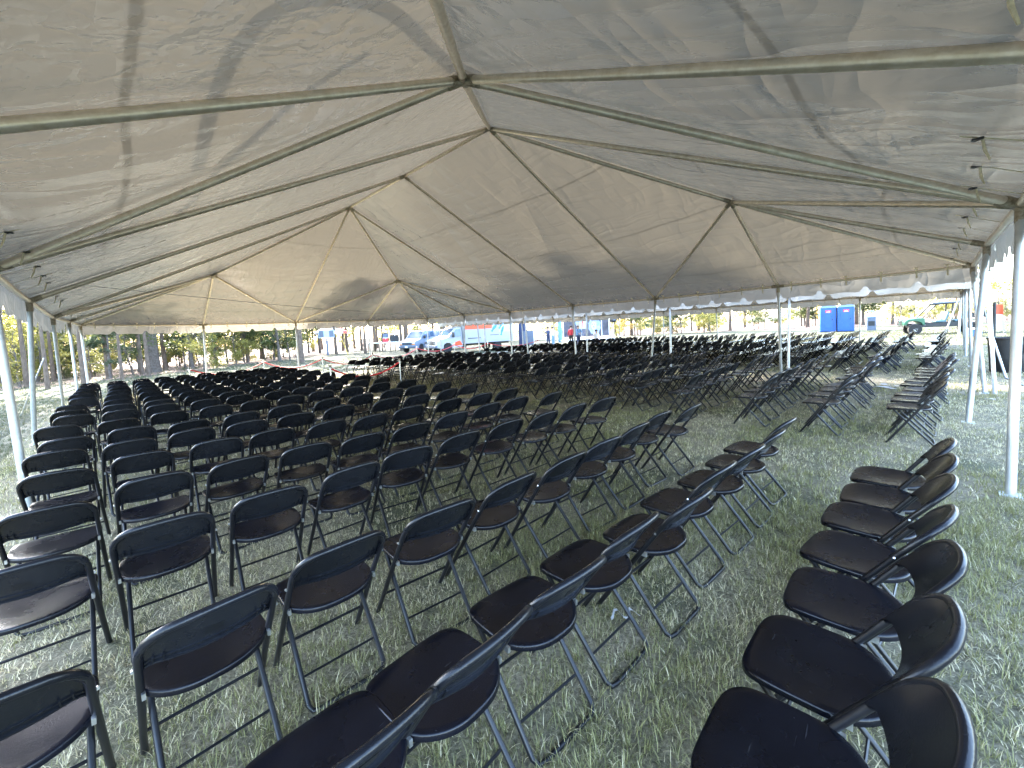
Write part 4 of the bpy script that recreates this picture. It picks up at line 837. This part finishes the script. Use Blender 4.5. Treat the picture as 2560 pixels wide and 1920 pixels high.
# ------------------------------------------------------------------ small things on the right
def bin_(loc, rz, label, s=1.0):
    o = thing('trash_can', loc, rz, label, 'trash can')
    q = MB(); q.lathe([(.26*s, 0), (.285*s, .03), (.30*s, .4), (.325*s, .80), (.345*s, .81), (.345*s, .85), (.32*s, .85), (.30*s, .70), (.27*s, .1)], 22); q.build('barrel', DARK, o)
    for a in (0, math.pi):
        q = MB(); q.tube([(.33*s*math.cos(a+d_), .33*s*math.sin(a+d_), z) for d_, z in ((-.3, .45), (-.3, .68), (.3, .68), (.3, .45))], .014, 6); q.build('handle', DARK, o)
bin_(at_z(2517, 930), .6, 'big black plastic trash can behind the right tent legs')
def waste_box(loc, rz):
    o = thing('wash_station', loc, rz, 'grey hand wash station with blue top beside the toilets', 'wash station'); q = MB(); q.box((0, 0, .55), (.6, .6, 1.1)); q.build('cabinet', GREYB, o, bevel=.03)
    q = MB(); q.box((0, -.305, .6), (.42, .02, .4)); q.build('basin_front', DARK, o); q = MB(); q.box((0, 0, 1.14), (.66, .66, .07)); q.build('top', BLUEL, o, bevel=.02)
    q = MB(); q.tube([(-.2, .2, 1.17), (-.2, .2, 1.6)], .02, 6); q.tube([(.2, .2, 1.17), (.2, .2, 1.6)], .02, 6); q.build('canopy_post', STEEL, o); q = MB(); q.prism([(-.4, 1.6), (0, 1.72), (.4, 1.6)], .35); q.build('canopy', BLUEL, o)
waste_box(ground_d(2178, 36), fa)
o = thing('cooler', ground_d(2432, 22.5), .4, 'blue cooler box with white lid on the grass by the right poles', 'cooler'); q = MB(); q.box((0, 0, .2), (.75, .4, .36)); q.build('body', mat('blue_cooler', (.04, .14, .42), .4), o, bevel=.03); q = MB(); q.box((0, 0, .41), (.78, .43, .06)); q.build('lid', WHITEPL, o, bevel=.015)
# loose poles and a crossing strap near the far corner of the near tent
pt, pb = at_d(2470, 700, 8.6), at_z(2487, 986)
pole_m = MB(); pole_m.tube([pb, pt], .03, 12); tag(pole_m.build('spare_pole', LEGM), 'grey steel pole leaning beside the right corner tent leg', 'pole')
pole_m = MB(); pole_m.tube([at_z(2355, 852), at_d(2400, 740, 19.2)], .03, 10); tag(pole_m.build('spare_pole', LEGM), 'short slanting pole at the second tent far corner', 'pole')
rope('guy_strap', [at_d(2440, 690, 8.2), at_d(2468, 800, 9.2), at_d(2515, 945, 6.4), at_d(2610, 985, 5.9)], .016, LEGM, 'pale strap running slantwise behind the right corner legs', 'strap')
rope('guy_strap', [at_d(110, 895, 8.6), at_d(80, 970, 8.2), at_z(52, 1040)], .012, LEGM, 'thin grey strap running down to a stake on the left lawn', 'strap')
# paper scraps
def scrap(loc, n, label, s):
    q = MB(); r = random.Random(n); pts = [Vector((i/9-.5, .25*math.sin(i*1.3+n), .03+.03*r.random())) for i in range(10)]
    vs = []
    for i, p in enumerate(pts): vs += [p*s+Vector((0, -.05*s*(1+r.random()), .012*r.random()+.03)), p*s+Vector((0, .05*s*(1+r.random()), .02*r.random()+.03))]
    q.add(vs, [(2*i, 2*i+1, 2*i+3, 2*i+2) for i in range(9)]); o = q.build('paper_scrap', WHITEC); o.location = loc; o.rotation_euler = (0, 0, n); tag(o, label, 'litter')
scrap(at_z(1560, 1553), 2.4, 'crumpled white paper strip on the grass beside the front row', .16)
scrap(at_z(2222, 973), 3.0, 'pale plastic wrapper lying on the grass in the right aisle', .7)
scrap(at_z(2476, 1003), 4.1, 'small white scrap on the grass by the right legs', .12)

# ------------------------------------------------------------------ left background: notice board, parasol, platform
p = ground_d(820, 44); fb = math.atan2((CAM-p).y, (CAM-p).x)+math.pi/2
o = thing('notice_board', p, fb, 'grey-blue notice board on one post before the red parasol', 'notice board')
q = MB(); q.box((0, 0, .9), (.22, .2, 1.8)); q.build('post', GREYB, o)
q = MB(); q.box((0, -.02, 2.25), (1.55, .14, .82)); q.build('board_frame', mat('pale_blue_frame', (.42, .52, .60), .5), o)
for x in (-.5, .5):
    q = MB(); q.box((x, -.097, 2.25), (.46, .014, .68)); q.build('board_panel', GREYB, o)
p = ground_d(832, 46.5); o = thing('parasol', p, fb, 'red and white parasol standing behind the notice board', 'parasol')
q = MB(); q.tube([(0, 0, 0), (0, 0, 3.1)], .03, 8); q.build('pole', STEEL, o)
for k in range(8):
    a0, a1 = k*math.pi/4, (k+1)*math.pi/4; P_ = lambda a, r, z: (r*math.cos(a), r*math.sin(a), z)
    q = MB(); q.add([P_(a0, .05, 3.1), P_(a0, .9, 2.95), P_(a0, 1.7, 2.5), P_(a0, 1.7, 2.25), P_(a1, .05, 3.1), P_(a1, .9, 2.95), P_(a1, 1.7, 2.5), P_(a1, 1.7, 2.25)], [(0, 1, 5, 4), (1, 2, 6, 5), (2, 3, 7, 6)]); q.build('canopy_panel', RED if k % 2 else WHITEC, o)
rope('yellow_strap', [at_d(838, 812, 40), at_d(850, 838, 40.5), ground_d(871, 41)], .03, YROPE, 'yellow strap slanting to the ground in front of the parasol', 'strap')
p = ground_d(962, 47); o = thing('platform', p, fb-.15, 'white-topped platform table with dark legs left of the vans', 'platform')
q = MB(); q.box((0, 0, .98), (3.6, 1.2, .1)); q.build('top', WHITE, o)
for x in (-1.7, -1.15, -.55, .05, .65, 1.2, 1.7):
    for y_ in (-.52, .52):
        q = MB(); q.box((x, y_, .47), (.1, .1, .93)); q.build('leg', WOOD, o)
def stand_on(name, lab, cat, loc, parts):
    o = thing(name, loc, fb, lab, cat)
    for nm, c_, d_, m_ in parts:
        q = MB(); q.box(c_, d_, m_[1] if isinstance(m_, tuple) else 0); q.build(nm, m_[0] if isinstance(m_, tuple) else m_, o, bevel=.02)
pz = Vector((0, 0, 1.03)); rr_ = Vector((math.cos(fb-.15), math.sin(fb-.15), 0))
stand_on('cooler', 'red cooler with white lid standing on the platform', 'cooler', p+pz+rr_*.15, [('body', (0, 0, .21), (.62, .4, .42), RED), ('lid', (0, 0, .46), (.65, .43, .07), WHITEPL), ('latch', (0, -.21, .36), (.08, .03, .1), WHITEPL)])
stand_on('speaker', 'black speaker on the platform behind the red cooler', 'speaker', p+pz+rr_*.05+Vector((.3, .35, 0)), [('cabinet', (0, 0, .5), (.7, .5, 1.0), DARK), ('grille', (0, -.26, .5), (.6, .02, .85), GREYB), ('top_handle', (0, 0, 1.02), (.2, .05, .04), STEEL)])
stand_on('equipment_case', 'black equipment case on the right end of the platform', 'case', p+pz+rr_*1.15, [('case', (0, 0, .38), (.95, .6, .76), DARK), ('lid', (0, 0, .79), (.97, .62, .05), DARK), ('latch', (0, -.31, .7), (.1, .03, .1), STEEL)])
for x_, d_, hh in ((926, 46.2, 4.2), (957, 46.6, 4.2)):
    q = MB(); q.tube([(0, 0, 0), (0, 0, hh)], .07, 8); q.box((0, 0, .02), (.4, .4, .04)); o = q.build('light_pole', DARK); o.location = ground_d(x_, d_); tag(o, 'dark upright pole at the %s end of the platform' % ('left' if x_ < 940 else 'middle'), 'pole')

# ------------------------------------------------------------------ stage trailer with banner
p = ground_d(1468, 36.5); fs_ = math.atan2((CAM-p).y, (CAM-p).x)+math.pi/2+.12
o = thing('stage_trailer', p, fs_, 'stage trailer hung with a dark banner showing a pale lion head', 'stage')
q = MB(); q.box((0, .9, .45), (4.6, 2.6, .14)); q.build('deck', WHITE, o)
for x in (-1.8, 1.8):
    for y_ in (0, 1.8): wheel(o, x*.5, y_, .28, .2, 1 if y_ else -1)
q = MB(); q.box((0, 0, 0), (3.9, .05, 1.75)); bn = q.build('banner', BANNER, o); bn.location = (0, .4, 1.62)
q = MB()
def pad(cx_, cz_, rx, rz_, n=14, y=-.03, wob=0): q.poly([(cx_+rx*math.cos(2*math.pi*i/n)*(1+wob*(i % 2)), y, cz_+rz_*math.sin(2*math.pi*i/n)*(1+wob*(i % 2))) for i in range(n)], .006, (0, 1, 0))
pad(.75, .02, .5, .72, 20, -.026, .13); q.build('lion_mane', LIONB, bn)
q = MB(); pad(.68, .05, .24, .36, 14, -.036); q.build('lion_face', mat('pale_print', (.50, .58, .70), .5, var=.2, vscale=10), bn)
q = MB(); pad(.57, .15, .05, .035, 8, -.044); pad(.78, .15, .05, .035, 8, -.044); pad(.66, -.05, .07, .05, 8, -.044); q.box((.67, -.04, -.16), (.14, .008, .02)); q.build('lion_features', BANNER, bn)
q = MB(); q.box((-.28, -.032, .2), (.72, .01, .8)); q.build('printed_panel', mat('pale_green_print', (.45, .60, .56), .5), bn)
q = MB(); q.box((-.28, -.042, .1), (.07, .008, .5)); q.box((-.28, -.042, .45), (.12, .008, .2)); q.build('printed_figure', RED, bn)
q = MB(); q.poly([(-.95, -.03, .75), (-.75, -.03, .8), (-.62, -.03, .1), (-.9, -.03, .2)], .006, (0, 1, 0)); q.build('pale_streak', LIONB, bn)
for x in (-2.0, 1.35, 2.0):
    q = MB(); q.tube([(x, .32, .5), (x, .32, 2.65)], .035, 8); q.build('banner_post', WHITE, o)
q = MB(); q.tube([(-2.0, .32, 2.56), (2.0, .32, 2.56)], .03, 8); q.build('top_rail', WHITE, o)
q = MB(); q.box((-2.3, .3, 1.3), (.35, .3, 2.0)); q.build('blue_drape', SKYBLUE, o, bevel=.06)
def spk(loc, rz, lab, hgt):
    o = thing('loudspeaker', loc, rz, lab, 'speaker'); q = MB(); q.tube([(0, 0, .0), (0, 0, hgt)], .03, 8)
    for a in (0, 2.1, 4.2): q.tube([(0, 0, .6), (.4*math.cos(a), .4*math.sin(a), 0)], .018, 6)
    q.build('stand', WHITE, o); q = MB(); q.lathe([(.2, -.3), (.3, -.2), (.32, .15), (.24, .3)], 14, (0, 0, hgt+.2), 'z'); q.build('cabinet', DARK, o)
    q = MB(); q.lathe([(.16, -.01), (.16, .01)], 14, (0, -.33, hgt+.2), 'y'); q.build('speaker_cone', GREYB, o)
spk(ground_d(1535, 35.5), fs_, 'black loudspeaker on a white stand at right end of banner', 1.95)
def stack(x, d, lab, dims, m_, tilt=0):
    p = ground_d(x, d); o = thing('loudspeaker', p, fs_, lab, 'speaker'); q = MB(); q.box((0, 0, dims[2]/2), dims); q.build('cabinet', m_, o, bevel=.03)
    q = MB(); q.box((0, -dims[1]/2-.012, dims[2]/2), (dims[0]*.88, .02, dims[2]*.92)); q.build('grille', DARK if m_ is not DARK else NAVY, o); q = MB(); q.box((0, 0, dims[2]+.01), (.25, .06, .04)); q.build('handle', STEEL, o)
stack(1308, 40, 'tall black speaker tower just right of the box truck', (.75, .7, 3.0), DARK)
o = thing('panel_board', ground_d(1322, 37), fs_-.15, 'grey-blue board leaning upright behind the red rope right of the truck', 'board')
q = MB(); q.box((0, 0, .85), (.95, .06, 1.3)); q.build('board', GREYB, o); q = MB(); q.box((-.5, 0, .8), (.05, .09, 1.6)); q.box((.5, 0, .8), (.05, .09, 1.6)); q.build('frame', WHITE, o)
def folding_table(x, d, lab):
    o = thing('folding_table', ground_d(x, d), fs_, lab, 'table'); q = MB(); q.box((0, 0, .74), (1.7, .7, .05)); q.build('top', WHITEPL, o, bevel=.01)
    for sx in (-.75, .75):
        q = MB(); q.tube([(sx, -.3, 0), (sx, -.3, .72), (sx, .3, .72), (sx, .3, 0)], .015, 6); q.build('leg_frame', STEEL, o)
folding_table(1365, 36, 'white folding table behind the rope left of the stage'); folding_table(1462, 33.5, 'white folding table in front of the stage banner')

# ------------------------------------------------------------------ people
def person(loc, rz, label, top, bottom, pose='stand', hat=None, hs=1.0, hair=HAIR):
    V, E, Rr = [], [], []
    def j(p, r, parent=None):
        V.append(Vector(p)); Rr.append(r)
        if parent is not None: E.append((parent, len(V)-1))
        return len(V)-1
    sit = pose == 'sit'; hz = .52 if sit else .93
    pel = j((0, 0, hz), .14); wst = j((0, .0, hz+.17), .125, pel); chs = j((0, -.02, hz+.36), .15, wst); nk = j((0, -.02, hz+.54), .06, chs); hd = j((0, -.03, hz+.64), .095, nk); tp = j((0, -.03, hz+.76), .085, hd)
    nose = j((0, -.125, hz+.67), .018, hd)
    for s_ in (-1, 1):
        sh = j((s_*.18, -.02, hz+.46), .062, chs); 
        if pose == 'lean': el = j((s_*.24, -.20, hz+.26), .045, sh); wr = j((s_*.16, -.40, hz+.16), .034, el)
        elif sit: el = j((s_*.24, -.08, hz+.22), .045, sh); wr = j((s_*.17, -.30, hz+.12), .034, el)
        else: el = j((s_*.25, .02, hz+.20), .045, sh); wr = j((s_*.26, -.08, hz-.03), .034, el)
        d_ = (V[wr]-V[el]).normalized(); hn = j(V[wr]+d_*.10, .036, wr); j(V[hn]+d_*.08, .022, hn)
        hp = j((s_*.09, 0, hz-.04), .10, pel)
        if sit: kn = j((s_*.12, -.42, hz+.02), .07, hp); an = j((s_*.12, -.40, .09), .045, kn)
        else: kn = j((s_*.10, -.02+.03*s_, .50), .068, hp); an = j((s_*.10, .02+.05*s_, .09), .045, kn)
        j((V[an].x, V[an].y-.17, .04), .04, an)
    me = bpy.data.meshes.new('person'); me.from_pydata(V, E, []); t = bpy.data.objects.new('tmp', me); COL.objects.link(t)
    sm = t.modifiers.new('s', 'SKIN'); sb = t.modifiers.new('u', 'SUBSURF'); sb.levels = 1
    for i, r in enumerate(Rr): me.skin_vertices[0].data[i].radius = (r, r)
    me.skin_vertices[0].data[0].use_root = True
    dg = bpy.context.evaluated_depsgraph_get(); m2 = bpy.data.meshes.new_from_object(t.evaluated_get(dg)); bpy.data.objects.remove(t)
    m2.materials.clear()
    for m_ in (SKIN, top, bottom, DARK): m2.materials.append(m_)
    for f in m2.polygons:
        c = f.center; k = 1
        if c.z > hz+.53: k = 0
        elif abs(c.x) > .13 and (Vector(c)-V[pel]).length > .2 and min((Vector(c)-V[i]).length for i in range(len(V)) if Rr[i] in (.034, .036, .022)) < .1: k = 0
        elif c.z < hz+.06 and not (sit and c.y > -.05 and c.z > hz) and abs(c.x) < .22: k = 2
        if c.z < .085: k = 3
        f.material_index = k; f.use_smooth = True
    o = bpy.data.objects.new('person', m2); COL.objects.link(o); o.location = loc; o.rotation_euler = (0, 0, rz); tag(o, label, 'person')
    q = MB(); q.lathe([(.085, 0), (.112, .05), (.105, .12), (.06, .16), (.01, .17)], 12, (0, -.015, hz+.68)); q.build('hair', hair, o)
    if hat:
        q = MB(); q.lathe([(.2, 0), (.2, .015), (.11, .02), (.105, .12), (.07, .14), (.01, .145)], 14, (0, -.03, hz+.77)); q.build('hat', hat, o)
    return o
person(ground_d(1429, 33.0)+Vector((0, 0, 0)), fs_+2.6, 'person in red shirt and black trousers standing before the stage', REDC, DARK, 'stand')
person(ground_d(1447, 32.6), fs_+.5, 'person in pale hat and light blue shirt leaning over the table', SKYBLUE, NAVY, 'lean', WHITEC)
person(ground_d(1492, 31.8), fs_+.3, 'person in white and red sitting before the lion banner', WHITEC, RED, 'sit')
person(ground_d(1372, 35.0), fs_-.9, 'person in navy shirt bending over the table right of the truck', NAVY, NAVY, 'lean')
person(ground_d(1384, 35.4), fs_+.6, 'person in white shirt standing next to the navy shirted one', WHITEC, SKYBLUE, 'stand')
# flag on a dark post behind the right poles
p = ground_d(2484, 16.5); o = thing('flag', p, 0, 'orange and white flag drooping from a dark post behind the right poles', 'flag')
q = MB(); q.tube([(0, 0, 0), (0, 0, 1.75)], .05, 8); q.build('post', DARK, o)
rv = Vector((RT.x, RT.y, 0)).normalized()
for nm, z0, z1, m_ in (('orange_cloth', 1.66, 1.28, ORANGE), ('white_cloth', 1.28, .62, WHITEC)):
    q = MB(); q.grid(lambda a, b: rv*(.05+a*.34*(1-.35*b*(nm == 'white_cloth'))+(.18*b if nm == 'white_cloth' else 0))+Vector((.06*math.sin(a*7), .06*math.cos(a*6), z0+(z1-z0)*b-.12*a*a)), 8, 6); q.build(nm, m_, o)
